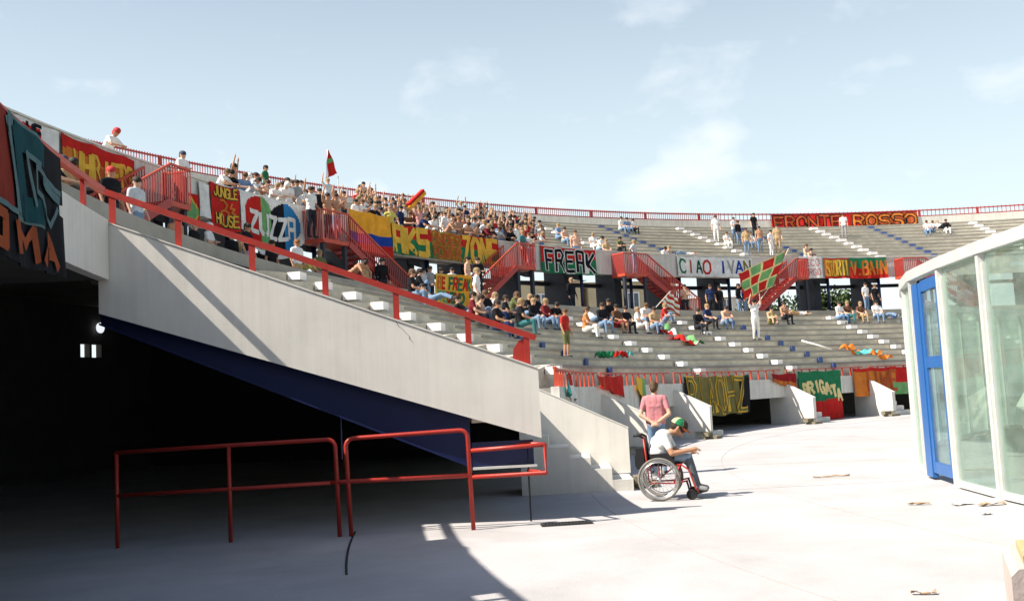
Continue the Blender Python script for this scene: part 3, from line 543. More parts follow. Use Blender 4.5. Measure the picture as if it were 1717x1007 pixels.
class Cloth:
    def __init__(s, S, nx, ny, paint, name, label, cat='banner', group=None, at=None, base=None):
        """S(u,v,off) -> point on the cloth; paint(u,v) -> colour key"""
        s.S = S; keys = []; mb = MB()
        idx = lambda i, j: i * (ny + 1) + j
        for side in (0, 1):
            vs = [S(i / nx, j / ny, 0.0 if side == 0 else -0.012) for i in range(nx + 1) for j in range(ny + 1)]
            fs = []; ms = []
            for i in range(nx):
                for j in range(ny):
                    k = paint((i + .5) / nx, (j + .5) / ny)
                    if k is None: continue
                    if k not in keys: keys.append(k)
                    f = (idx(i, j), idx(i + 1, j), idx(i + 1, j + 1), idx(i, j + 1)); fs.append(f if side == 0 else f[::-1]); ms.append(keys.index(k))
            o = len(mb.v); mb.v += [tuple(v) for v in vs]; mb.f += [tuple(q + o for q in f) for f in fs]; mb.m += ms
        me = mb.mesh(name, [cm(k) for k in keys], smooth=True, recalc=False)
        s.root = empty(name, base or S(0.5, 0.0, 0)) if True else None
        tag(s.root, label, cat, group); s.cloth = link('cloth', me, s.root); s.cnt = 0
    def metric(s, u, v):
        e = 1e-3; a = s.S(u, v, 0); return max(1e-4, ((s.S(u + e, v, 0) - a) / e).length), max(1e-4, ((s.S(u, v + e, 0) - a) / e).length)
    def strokes(s, lines, wd, col, off=0.02, name='letter', ext=0.5):
        mb = MB(); n_ = 0
        for ln in lines:
            for a, b in zip(ln[:-1], ln[1:]):
                mu, mv = s.metric((a[0] + b[0]) / 2, (a[1] + b[1]) / 2)
                dx, dy = (b[0] - a[0]) * mu, (b[1] - a[1]) * mv; l_ = math.hypot(dx, dy)
                if l_ < 1e-6: continue
                tx, ty = dx / l_, dy / l_; h = wd / 2; k = max(1, int(l_ / 0.12)); vs = []
                for i in range(k + 1):
                    q = -h * ext + (l_ + 2 * h * ext) * i / k
                    for sg in (-1, 1):
                        X = a[0] + (tx * q - ty * h * sg) / mu; Y = a[1] + (ty * q + tx * h * sg) / mv
                        vs.append(s.S(X, Y, off + 0.0006 * n_))
                mb.add(vs, [(2 * i, 2 * i + 2, 2 * i + 3, 2 * i + 1) for i in range(k)]); n_ += 1
        return link(name, mb.mesh(name, cm(col), recalc=False), s.root)
    def text(s, txt, u0, v0, u1, v1, wd, col, out=None, ow=0.05, gap=0.25, cols=None, arch=0.0, slant=0.0, dv=0.0):
        n = len(txt); cw = (u1 - u0) / (n + (n - 1) * gap)
        rnd = random.Random(sum(map(ord, txt)))
        for i, ch in enumerate(txt):
            if ch == ' ': continue
            x = u0 + i * cw * (1 + gap); jy = rnd.uniform(-.03, .03) * (v1 - v0); js = rnd.uniform(.95, 1.04)
            t_ = (i + .5) / n * 2 - 1; ay = arch * (1 - t_ * t_) + dv * i
            lines = [[(x + cw * (px + slant * (py - .5)), v0 + jy + ay + (v1 - v0) * py * js) for px, py in ln] for ln in FONT[ch]]
            if out:
                s.strokes(lines, wd + 2 * ow, out, 0.016, 'letter_outline')
            s.strokes(lines, wd, cols[i % len(cols)] if cols else col, 0.030 if out else 0.018)
def arcS(p0, p1, r, zt, zb, amp=0.045, wl=1.1, ph=0.0, lean=0.04):
    zt = zt if callable(zt) else (lambda u, c=zt: c); zb = zb if callable(zb) else (lambda u, c=zb: c)
    def S(u, v, off):
        p = p0 + (p1 - p0) * u; x = (p - p0) * R(1) * r
        d = amp * (1.15 - v) * math.sin(6.283 * x / wl + ph + v) + amp * .5 * math.sin(6.283 * x / (wl * .37) + 2 * v) * (1.1 - v)
        sag = 0.05 * math.sin(math.pi * ((x / 1.3) % 1)) * (0.35 + 0.65 * v)
        return P(p, r - off - d - lean * (1 - v), zb(u) + (zt(u) - zb(u)) * v - sag)
    return S
def banner(label, p0, p1, r, zt, zb, paint, nx=None, ny=14, cat='banner', group=None, **kw):
    nx = nx or max(8, int((p1 - p0) * R(1) * r / 0.09))
    return Cloth(arcS(p0, p1, r, zt, zb, **kw), nx, ny, paint, 'cloth_banner', label, cat, group or 'banners hung along the stand')
RP = 44.49
half = lambda a, b, t=.5: (lambda u, v: a if v > t else b)
# -- upper parapet, from the left
b = banner('white and red block-painted banner at far left of the upper parapet', 5.2, 10.4, RP, 8.52, 7.75, lambda u, v: 'red' if ((u % .33) < .16 and v < .86) else 'white', ny=16)
b.text('UF', .70, .45, .82, .92, .09, 'black')
b = banner('long red banner with yellow UHR AERS letters at far left', 10.5, 14.45, RP, 8.52, 7.55, lambda u, v: 'red' if v > .62 + .1 * math.sin(9 * u) else ('orange' if v > .45 else 'brick'))
b.text('UHR', .16, .06, .48, .70, .13, 'yellow'); b.text('AERS', .56, .06, .97, .66, .12, 'yellow')
b = banner('red cloth with a green and yellow diamond below the far left landing', 17.0, 18.3, RP, 8.1, 7.1, lambda u, v: 'yellow' if .42 < abs(u - .6) + abs(v - .45) < .5 else ('lgreen' if abs(u - .6) + abs(v - .45) < .42 else 'red'), nx=26, ny=20)
b = banner('plain white cloth strip left of the red JUNGLE HOUSE banner', 18.3, 19.0, RP, 8.50, 7.42, lambda u, v: 'white')
b = banner('red banner with green JUNGLE HOUSE lettering and an orange figure', 19.03, 20.95, RP, 8.60, 7.18, lambda u, v: 'red', ny=20)
b.text('JUNGLE', .10, .74, .90, .95, .055, 'yellow', 'dgreen', .03); b.text('HOUSE', .12, .10, .88, .34, .055, 'yellow', 'dgreen', .03)
b.strokes([[(.30, .66), (.46, .68), (.56, .58), (.50, .46), (.62, .40), (.58, .34)], [(.50, .46), (.36, .42), (.30, .36)], [(.72, .62), (.66, .52), (.78, .50), (.70, .42), (.80, .38)]], .07, 'orange', .02, 'painted_figure')
def zuzza(u, v):
    l1 = ((u - .285) / .22) ** 2 + ((v - .64) / .34) ** 2 < 1; l2 = ((u - .69) / .235) ** 2 + ((v - .60) / .35) ** 2 < 1
    low = .07 + .35 * max(0, .40 - v) < u < .925 - .5 * max(0, .42 - v) and .08 < v < .62
    if v < .24 and (u < .30 * (1 - v / .24) or u > 1 - .26 * (1 - v / .24)): return None
    if not (l1 or l2 or low): return 'white'
    return 'red' if u < .31 else 'lgreen' if u < .475 else 'black' if u < .665 else 'sky'
b = banner('white banner with ZUZZA over a red, green, black and blue heart', 21.0, 25.5, RP, 8.62, lambda u: 6.82 + .25 * abs(u - .5) - .28 * math.sin(3.14 * u), zuzza, nx=70, ny=40)
b.text('ZUZZa', .15, .35, .84, .69, .15, 'white', gap=.32, dv=-.004)
b = banner('orange, blue and red striped flag hung left of the AKS banner', 28.9, 32.15, RP, 8.90, 7.22, lambda u, v: 'amber' if v > .50 else 'blue' if v > .27 else 'red', ny=22)
def aks(u, v):
    if .345 < u < .352: return 'white'
    if .36 < u < .64: return 'brick' if (math.sin(u * 150) + math.sin(v * 23 + u * 40)) > .7 else 'olive' if v < .8 else 'ochre'
    return ('red' if v > .52 + .05 * math.sin(u * 40) else 'green')
b = banner('long red and green banner with yellow AKS ZONE lettering', 32.2, 41.15, RP, 8.66, 7.45, aks, ny=18)
b.text('aKs', .02, .10, .32, .93, .25, 'yellow', gap=.42); b.text('ZONE', .66, .06, .98, .92, .21, 'yellow', gap=.40)
b.text('UNDER', .37, .55, .63, .90, .09, 'brick', 'ochre', .035); b.text('POWER', .37, .08, .63, .46, .09, 'brick', 'ochre', .035)
b = banner('red over green FREAK banner with black white-edged letters', 44.85, 49.75, RP, 8.58, 7.30, lambda u, v: 'red' if v > .50 + .22 * (u - .5) else 'green', ny=18)
b.text('FREaK', .08, .12, .95, .88, .15, 'black', 'white', .05, gap=.50)
b = banner('white banner with multicoloured CIAO IVAN lettering', 57.1, 63.9, RP, 8.54, 7.44, lambda u, v: 'white')
b.text('CIAO IVAN', .03, .20, .97, .82, .11, 'red', gap=.30, cols=['green', 'brick', 'dgreen', 'red', 'red', 'blue', 'grey', 'blue', 'olive'])
b = banner('small white banner with faded red BORGO lettering', 68.1, 70.1, RP, 8.66, 7.40, lambda u, v: 'white', ny=14)
b.text('VECO', .12, .58, .88, .86, .05, 'pink'); b.text('BORGO', .10, .14, .90, .42, .05, 'pink')
b = banner('red banner with yellow STORTI lettering', 70.3, 72.5, RP, 8.56, 7.36, lambda u, v: 'red' if v < .12 or v > .92 else ('orange' if u < .5 else 'olive'), ny=18)
b.text('STORTI', .06, .16, .95, .86, .10, 'yellow')
b = banner('green over red banner with yellow V.BAIN lettering', 72.52, 75.75, RP, 8.56, 7.34, lambda u, v: 'green' if v > .5 - .1 * (u - .5) else 'red', ny=18)
b.text('V.BAIN', .04, .20, .97, .84, .13, 'orange', gap=.22)
b = banner('long red FRONTE ROSSO banner on the top railing', 76.0, 87.2, 58.05, 13.66, 12.46, lambda u, v: 'dred' if v > .93 else ('red' if u < .62 else 'brick'), ny=12)
b.text('FRONTE', .02, .12, .48, .84, .15, 'brick', 'black', .07, gap=.30); b.text('ROSSO', .57, .12, .985, .84, .15, 'orange', 'black', .07, gap=.30)
# -- fascia of the lower tier
RF = 32.24
b = banner('aqua, red, white and green striped cloth tied to the nearest fascia railing', 6.2, 9.4, RF, 2.02, lambda u: 1.62 - .2 * u, lambda u, v: 'aqua' if u < .42 - .1 * v else 'green' if u < .52 - .1 * v else 'red' if (u < .68 and v > .5) else 'white' if u < .8 else 'green' if u < .9 else 'white', nx=30, ny=12)
b = banner('plain brick red cloth on the railing behind the pink shirt', 15.7, 21.0, RF, 2.0, lambda u: 1.75 - .35 * u, lambda u, v: 'red' if (u * 7 % 1) > .12 else 'brick', ny=10)
b = banner('yellow and green cloth dangling above the person in the pink shirt', 23.2, 24.8, RF, lambda u: 1.95, lambda u: 1.15 - .2 * u, lambda u, v: 'yellow' if (v > .55 - .4 * u and u < .75) else ('lgreen' if u > .45 else None), nx=16, ny=16, amp=.05)
b = banner('dark hanging banner with tall gold outlined letters on the fascia', 31.0, 40.35, RF, lambda u: 1.93, lambda u: .58 + .03 * math.sin(20 * u), lambda u, v: 'olive' if .1 < u < .84 else 'black' if v < .93 else 'dgreen', ny=20, amp=.05, wl=.9)
b.text('PIAOHZ', .06, .10, .92, .93, .085, 'olive', 'yellow', .05, gap=.30, slant=-.25)
b = banner('dark red cloth with an orange hem left of the green banner', 43.4, 46.6, RF, 1.93, lambda u: 1.62 - .35 * u, lambda u, v: 'dred' if v > .45 else ('orange' if (u * 13 % 1) > .35 else 'brick'), ny=12)
b = banner('green banner with arched yellow BRIGATA lettering over a red lower half', 46.7, 52.05, RF - .03, 1.98, .03, lambda u, v: 'green' if v > .40 + .03 * (u - .5) else 'red', ny=26, amp=.05)
b.text('BRIGATA', .10, .48, .98, .70, .14, 'pale', gap=.30, arch=.16, slant=-.3, dv=-.025)
b = banner('orange, red and green banner hung on the fascia beside the glass', 53.6, 61.2, RF, 2.02, .84, lambda u, v: 'red' if (u > .66 and v > .45) or v > .86 else 'lgreen' if (u > .60 and v < .45) else 'orange', ny=16)
b.text('IIWE', .18, .18, .66, .86, .14, 'brick', gap=.3)
# -- big banner hung over the bridge at the left edge of the picture
NB = lambda p, z: ((p + 13.6) / 5.2, (z - 3.02) / (4.34 - 3.02))
b = Cloth(arcS(-13.6, -8.4, 38.07, lambda u: 4.36, lambda u: 3.03 + .03 * math.sin(8 * u), amp=.02, wl=.8), 60, 30, lambda u, v: None if (u > .97 - .04 * v and v > .5 and v < .6) else ('brick_shade' if (u < .50 + .04 * (1 - v) and v > .36) else 'black'), 'cloth_banner', 'huge dark banner at the left edge with a teal letter and orange MA lettering', 'banner', 'banners hung along the stand')  # brick and teal darkened on this cloth because it hangs in shade
def nl(pts): return [NB(p, z) for p, z in pts]
b.strokes([nl([(-10.98, 4.26), (-10.60, 3.52), (-9.55, 3.53)]), nl([(-10.98, 4.26), (-9.55, 4.24)])], .20, 'ltteal_shade', .012, 'letter_outline')
b.strokes([nl([(-10.72, 4.22), (-10.34, 3.56), (-9.50, 3.58)]), nl([(-10.72, 4.20), (-9.45, 4.18)])], .24, 'teal_shade', .022)
b.strokes([nl([(-10.28, 4.08), (-9.66, 4.04)]), nl([(-10.28, 4.10), (-9.98, 3.62)]), nl([(-9.88, 4.0), (-8.75, 3.90)]), nl([(-9.88, 4.0), (-9.92, 3.76), (-9.66, 3.72), (-9.42, 3.54), (-9.20, 3.50), (-9.0, 3.62), (-8.86, 3.72)])], .055, 'ltteal_shade', .034, 'letter_outline')
b.strokes([nl([(-9.55, 3.90), (-8.80, 3.82)])], .09, 'ltteal_shade', .034, 'letter_outline')
b.strokes([nl([(-11.08, 4.2), (-10.78, 3.46), (-13.5, 3.46)])], .05, 'ltteal_shade', .03, 'letter_outline')
b.strokes([nl([(-10.86, 3.12), (-10.92, 3.36), (-10.46, 3.22), (-10.08, 3.38), (-9.98, 3.10)])], .10, 'rust', .03)  # orange lettering taken down to a rust tone, shade put into the colour
b.strokes([nl([(-9.62, 3.10), (-9.30, 3.38), (-8.86, 3.10)]), nl([(-9.45, 3.20), (-9.06, 3.20)])], .10, 'rust', .03)
b.strokes([nl([(-11.35, 3.10), (-11.35, 3.36), (-11.75, 3.38), (-11.8, 3.10), (-11.35, 3.10)])], .10, 'rust', .03)

# ------------------------------------------------------------------ flags and cloths that are held or lie on the rows
def quadS(c00, c10, c11, c01, amp=.06, k=2.0, ph=0.0):
    c00, c10, c11, c01 = map(Vector, (c00, c10, c11, c01)); n_ = (c10 - c00).cross(c01 - c00).normalized()
    if n_.dot(Vector((0, 0, 1.6)) - c00) < 0: n_ = -n_
    def S(u, v, off):
        return (c00 * (1 - u) + c10 * u) * (1 - v) + (c01 * (1 - u) + c11 * u) * v + n_ * (off + amp * math.sin(6.283 * k * u + ph + 2 * v) + amp * .5 * math.sin(9 * v + 3 * u))
    return S
def flag(label, corners, paint, nx, ny, pole=None, amp=.06, k=2.0, base=None, cat='flag'):
    c = Cloth(quadS(*corners, amp=amp, k=k), nx, ny, paint, 'cloth_flag', label, cat, 'flags waved or lying on the terraces', base=base)
    if pole:
        mb = MB(); mb.tube(pole, .018, 6); obj('flagpole', mb, mat('pale_pole', (.6, .56, .48), .6, .1), c.root)
    return c
def chk(u, v):
    a, b_ = u * 4, v * 3
    if min(a % 1, 1 - a % 1) < .07 or min(b_ % 1, 1 - b_ % 1) < .06: return 'pale' if (0.05 < u < .95) else 'red'
    return 'red' if (int(a) + int(b_)) % 2 == 0 else 'lgreen'
flag('big red and green chequered flag waved over the lower rows', (P(54.8, 38.4, 5.52), P(57.8, 38.4, 6.18), P(59.6, 38.4, 7.98), P(54.3, 38.4, 6.72)), chk, 48, 36, [P(55.7, 38.4, 5.05), P(57.8, 38.4, 6.35), P(59.7, 38.4, 8.05)], amp=.07, k=1.3)
flag('small red and green pennant flag held above the crowd against the sky', (P(30.35, 46.5, 10.5), P(31.22, 46.5, 10.84), P(30.62, 46.5, 11.70), P(30.52, 46.5, 11.70)), lambda u, v: 'lgreen' if .5 < v < .66 else ('white' if u < .12 else 'red'), 14, 18, [P(31.0, 46.4, 9.3), P(31.15, 46.4, 10.7)], amp=.04)
flag('white, red and green striped flag held low beside the stair', (P(46.4, 38.6, 5.30), P(48.5, 38.6, 4.72), P(48.3, 38.6, 5.55), P(47.6, 38.6, 5.80)), lambda u, v: 'red' if (v * 3.2 % 1) < .35 else ('lgreen' if (v * 3.2 % 1) < .5 else 'white'), 20, 20, [P(45.3, 38.5, 4.82), P(47.65, 38.6, 5.82)], amp=.05)
def draped(label, p0, k0, p1, k1, wd, paint, cat='flag'):
    def S(u, v, off):
        k = k0 + (k1 - k0) * u; ki = int(math.floor(k)); p = p0 + (p1 - p0) * u + (v - .5) * wd
        return P(p, rk(k) + .05 + .25 * v * 0, zk(max(0, ki)) + .03 + max(0, off) + .20 * math.sin(5 * u + 4 * v) ** 2 + .06 * math.sin(17 * u) ** 2)
    return Cloth(S, 26, 8, paint, 'draped_flag', label, cat, 'flags waved or lying on the terraces')
draped('green, white and red flag lying crumpled down the middle rows', 43.6, 6.9, 42.9, 3.2, 1.6, lambda u, v: 'lgreen' if v > .62 else 'white' if v > .42 else 'red')
draped('green and red cloth lying on the second row', 27.6, 1.9, 30.2, 1.2, 1.0, lambda u, v: 'green' if u < .55 else ('red' if v < .5 else 'aqua'))
draped('red and green cloth strip lying on the front rows by the glass', 57.9, 2.3, 60.6, 0.6, 1.0, lambda u, v: 'orange' if (u < .35 or u > .7) else 'aqua')
c = flag('yellow BE FREAK TE DEND banner held up by two people on the promenade', (P(24.35, 38.9, 4.60), P(27.6, 38.9, 4.57), P(28.1, 38.9, 5.73), P(24.4, 38.9, 5.60)), lambda u, v: 'yellow' if (u + v * .3) < .9 else 'amber', 24, 14, amp=.04, k=1.2, cat='banner')
c.text('BE FREAK', .06, .54, .95, .88, .09, 'red', gap=.28, cols=['orange', 'red', 'red', 'green', 'red', 'green', 'red', 'green']); c.text('TEDEND', .06, .14, .82, .42, .09, 'red', gap=.36, cols=['lgreen', 'lgreen', 'red', 'green', 'red', 'green'])
rb = tag(empty('rolled_banner', P(36.4, 46, 10)), 'rolled red and yellow banner held slanting above the crowd', 'banner')
mb = MB(); mb.bar(P(35.9, 46.0, 9.95), P(37.45, 46.2, 10.78), .16, .16); obj('roll', mb, cm('red'), rb)
mb = MB(); mb.bar(P(35.9, 45.93, 9.82), P(37.5, 46.12, 10.68), .10, .14); obj('loose_edge', mb, cm('amber'), rb)
st = tag(empty('white_pole', P(55.4, 35.6, 3.2)), 'long white pole lying across the lower rows', 'pole')
mb = MB(); mb.tube([P(54.7, 35.2, 3.36), P(56.2, 34.35, 2.92)], .035, 8); obj('shaft', mb, M_STEPW, st, smooth=True)
# ------------------------------------------------------------------ people
SKIN = [mat('skin_tan', (0.42, 0.22, 0.13), .6, .12, 8), mat('skin_light', (0.55, 0.33, 0.23), .6, .12, 8)]
HAIRC = dict(dark=(.03, .02, .015), brown=(.09, .05, .025), black=(.012, .011, .01), fair=(.26, .18, .09), ginger=(.22, .09, .03), redcap=(.45, .03, .03), whitecap=(.72, .72, .7), darkcap=(.04, .05, .09), grey=(.25, .24, .22))
CLC = dict(white=(.74, .73, .71), pale=(.50, .53, .56), black=(.014, .014, .017), blue=(.16, .27, .45), green=(.02, .13, .06), grey=(.28, .28, .28), yellow=(.55, .48, .12), brown=(.12, .06, .035), navy=(.018, .03, .085), pink=(.60, .30, .28), maroon=(.16, .02, .025), tan=(.42, .29, .16), red=(.42, .03, .025), teal=(.05, .18, .19), olive=(.13, .14, .06), orange=(.5, .2, .07), jeans=(.16, .24, .36), dark=(.028, .03, .038), khaki=(.26, .23, .16))
def clm(k): return mat('garment_' + k, CLC[k], .9, .15, 12, .15, 60, spec=.1)
def hrm(k): return mat('hair_' + k, HAIRC[k], .7, .25, 30)
def capsule(mb, a, ra, b, rb, n=10):
    a, b = Vector(a), Vector(b); d = b - a
    if d.length < 1e-5: d = Vector((0, 0, 1e-4)); b = a + d
    t = d.normalized(); pts = []; rad = []
    for i in range(4): q = math.pi / 2 * (1 - i / 4); pts.append(a - t * ra * math.sin(q)); rad.append(max(.002, ra * math.cos(q)))
    pts += [a, b]; rad += [ra, rb]
    for i in range(1, 5): q = math.pi / 2 * i / 4; pts.append(b + t * rb * math.sin(q)); rad.append(max(.002, rb * math.cos(q)))
    mb.tube(pts, rad, n)
def seg_d(p, a, ra, b, rb):
    ab = b - a; t = 0 if ab.length_squared < 1e-9 else max(0, min(1, (p - a).dot(ab) / ab.length_squared)); return (p - a - ab * t).length - (ra + (rb - ra) * t)
# body regions -> material slots: 0 skin 1 hair 2 shirt 3 forearm 4 trousers 5 shin 6 shoe
def body_mesh(name, caps, voxel, smooth_it=3, ratio=1.0):
    mb = MB()
    for c in caps: capsule(mb, *c[:4])
    me = bpy.data.meshes.new(name); me.from_pydata(mb.v, [], mb.f)
    bm = bmesh.new(); bm.from_mesh(me); bmesh.ops.recalc_face_normals(bm, faces=bm.faces); bm.to_mesh(me); bm.free()
    o = bpy.data.objects.new('tmp', me); COL.objects.link(o)
    m = o.modifiers.new('r', 'REMESH'); m.mode = 'VOXEL'; m.voxel_size = voxel; m.adaptivity = 0
    s_ = o.modifiers.new('s', 'SMOOTH'); s_.factor = .5; s_.iterations = smooth_it
    if ratio < 1: d = o.modifiers.new('d', 'DECIMATE'); d.ratio = ratio
    dg_ = bpy.context.evaluated_depsgraph_get(); res = bpy.data.meshes.new_from_object(o.evaluated_get(dg_)); res.name = name
    bpy.data.objects.remove(o); bpy.data.meshes.remove(me)
    cc = [(Vector(c[0]), c[1], Vector(c[2]), c[3], c[4]) for c in caps]
    res.materials.clear()
    for k in range(7): res.materials.append(None)
    for p in res.polygons:
        ctr = p.center; best = min(cc, key=lambda c: seg_d(ctr, *c[:4])); p.material_index = best[4]; p.use_smooth = True
    return res
def figure(J, fine=False):
    """J: joints -> tapered limbs; regions as above"""
    g = {k: Vector(v) for k, v in J.items()}; c = []
    def A(a, ra, b, rb, reg): c.append((a, ra, b, rb, reg))
    sh = (g['shl'] + g['shr']) / 2; hp = (g['hil'] + g['hir']) / 2
    mid = (sh * .45 + hp * .55)
    side = (g['shr'] - g['shl']).normalized(); hs = (g['hir'] - g['hil']).normalized()
    A(g['shl'] + side * .06, .085, g['shr'] - side * .06, .085, 2)
    chest = sh * .72 + hp * .28
    A(chest - side * .075, .115, chest + side * .075, .115, 2); A(mid - side * .06, .105, mid + side * .06, .105, 2)
    lo = hp * .85 + sh * .15
    A(lo - hs * .07, .115, lo + hs * .07, .115, 2); A(hp - hs * .075, .118, hp + hs * .075, .118, 4)
    A(sh, .10, chest, .12, 2)
    A(sh + (g['head'] - sh) * .15, .058, sh + (g['head'] - sh) * .62, .052, 0)
    up_ = (g['head'] - sh).normalized(); f = Vector(J.get('face', (0, 1, 0))).normalized()
    A(g['head'] + up_ * .03, .095, g['head'] - up_ * .045 + f * .02, .078, 0)
    A(g['head'] + up_ * .055 - f * .025, .096, g['head'] + up_ * .045 + f * .012, .098, 1); A(g['head'] - f * .045, .082, g['head'] - f * .03 + up_ * .03, .085, 1)
    A(g['head'] + f * .095 - up_ * .01, .014, g['head'] + f * .108 - up_ * .03, .016, 0)
    for s_ in ('l', 'r'):
        q = g['sh' + s_]; e = g['el' + s_]; w_ = g['wr' + s_]
        A(q, .068, q + (e - q) * .62, .054, 2); A(q + (e - q) * .5, .050, e, .043, 3); A(e, .043, w_, .031, 3)
        hd = (w_ - e).normalized(); A(w_, .034, w_ + hd * .07, .036, 0)
        if not fine: A(w_ + hd * .06, .034, w_ + hd * .14, .018, 0)
        h_, k_, a_ = g['hi' + s_], g['kn' + s_], g['an' + s_]
        A(h_, .098, k_, .064, 4); A(k_, .060, k_ + (a_ - k_) * .45, .056, 5); A(k_ + (a_ - k_) * .4, .056, a_, .040, 5)
        t_ = g['to' + s_]; A(a_ - Vector((0, 0, .03)), .044, t_, .040, 6)
    return c
def sym(**k):
    d = {}
    for n_, v in k.items():
        if n_ in ('head', 'face'): d[n_] = v
        else: d[n_ + 'r'] = v; d[n_ + 'l'] = (-v[0], v[1], v[2])
    return d
BASE = dict(head=(0, .02, 1.62), sh=(.185, 0, 1.42), hi=(.095, 0, .92), kn=(.11, .03, .50), an=(.12, -.02, .09), to=(.14, .13, .045), el=(.25, -.02, 1.14), wr=(.26, .08, .90))
SITB = dict(head=(0, .06, .78), sh=(.185, .03, .58), hi=(.10, 0, .11), kn=(.14, .42, .20), an=(.13, .44, -.19), to=(.14, .58, -.235), el=(.25, .14, .34), wr=(.12, .36, .27))
def pose(b, **k): d = dict(b); d.update(k); return sym(**d)
POSES = {'stand': pose(BASE), 'fold': pose(BASE, el=(.25, .08, 1.16), wr=(-.06, .20, 1.20)), 'hips': pose(BASE, el=(.37, -.06, 1.20), wr=(.17, .05, 1.03), kn=(.14, .03, .5), an=(.17, -.02, .09), to=(.20, .13, .045)),
         'up': pose(BASE, el=(.30, .05, 1.60), wr=(.24, .10, 1.86)), 'clap': pose(BASE, el=(.25, .16, 1.20), wr=(.04, .34, 1.36)),
         'lean': pose(BASE, head=(0, .36, 1.40), sh=(.185, .24, 1.22), el=(.27, .42, 1.00), wr=(.10, .58, .98), hi=(.095, -.05, .90)), 'bend': pose(BASE, head=(0, .55, 1.22), sh=(.185, .42, 1.15), el=(.24, .60, .92), wr=(.15, .68, .70), hi=(.1, -.12, .90)),
         'sit': pose(SITB), 'sitlean': pose(SITB, head=(0, .26, .70), sh=(.185, .18, .54), el=(.22, .36, .30), wr=(.06, .50, .28)), 'hug': pose(SITB, kn=(.10, .36, .44), an=(.10, .42, .06), to=(.11, .55, .04), el=(.24, .24, .32), wr=(.04, .46, .34), head=(0, .12, .76), sh=(.185, .08, .57)),
         'recline': pose(SITB, head=(0, -.30, .52), sh=(.185, -.26, .33), el=(.28, -.34, .12), wr=(.28, -.12, .06), kn=(.12, .48, .22), an=(.12, .86, .05), to=(.14, .92, .14)),
         'lie': {'head': (-.70, 0, .14), 'face': (0, .2, 1), 'shr': (-.48, -.17, .11), 'shl': (-.48, .17, .11), 'hir': (.05, -.09, .11), 'hil': (.05, .09, .11), 'knr': (.48, -.10, .14), 'knl': (.46, .10, .24), 'anr': (.90, -.10, .07), 'anl': (.80, .12, .07), 'tor': (.93, -.10, .17), 'tol': (.84, .12, .16), 'elr': (-.25, -.28, .07), 'ell': (-.30, .27, .07), 'wrr': (-.02, -.22, .09), 'wrl': (-.52, .40, .08)}}
u_ = pose(BASE); u_['elr'] = (.32, .05, 1.58); u_['wrr'] = (.30, .10, 1.85); u_['wrl'] = (-.2, .2, 1.0); POSES['oneup'] = u_
POSES['recline']['face'] = (0, 1, .2)
PMESH = {k: body_mesh('person_' + k, figure(v), .026, 2, .55) for k, v in POSES.items()}
def face_in(phi, extra=0.0):
    f = -outward(phi); return math.atan2(-f.x, f.y) + extra
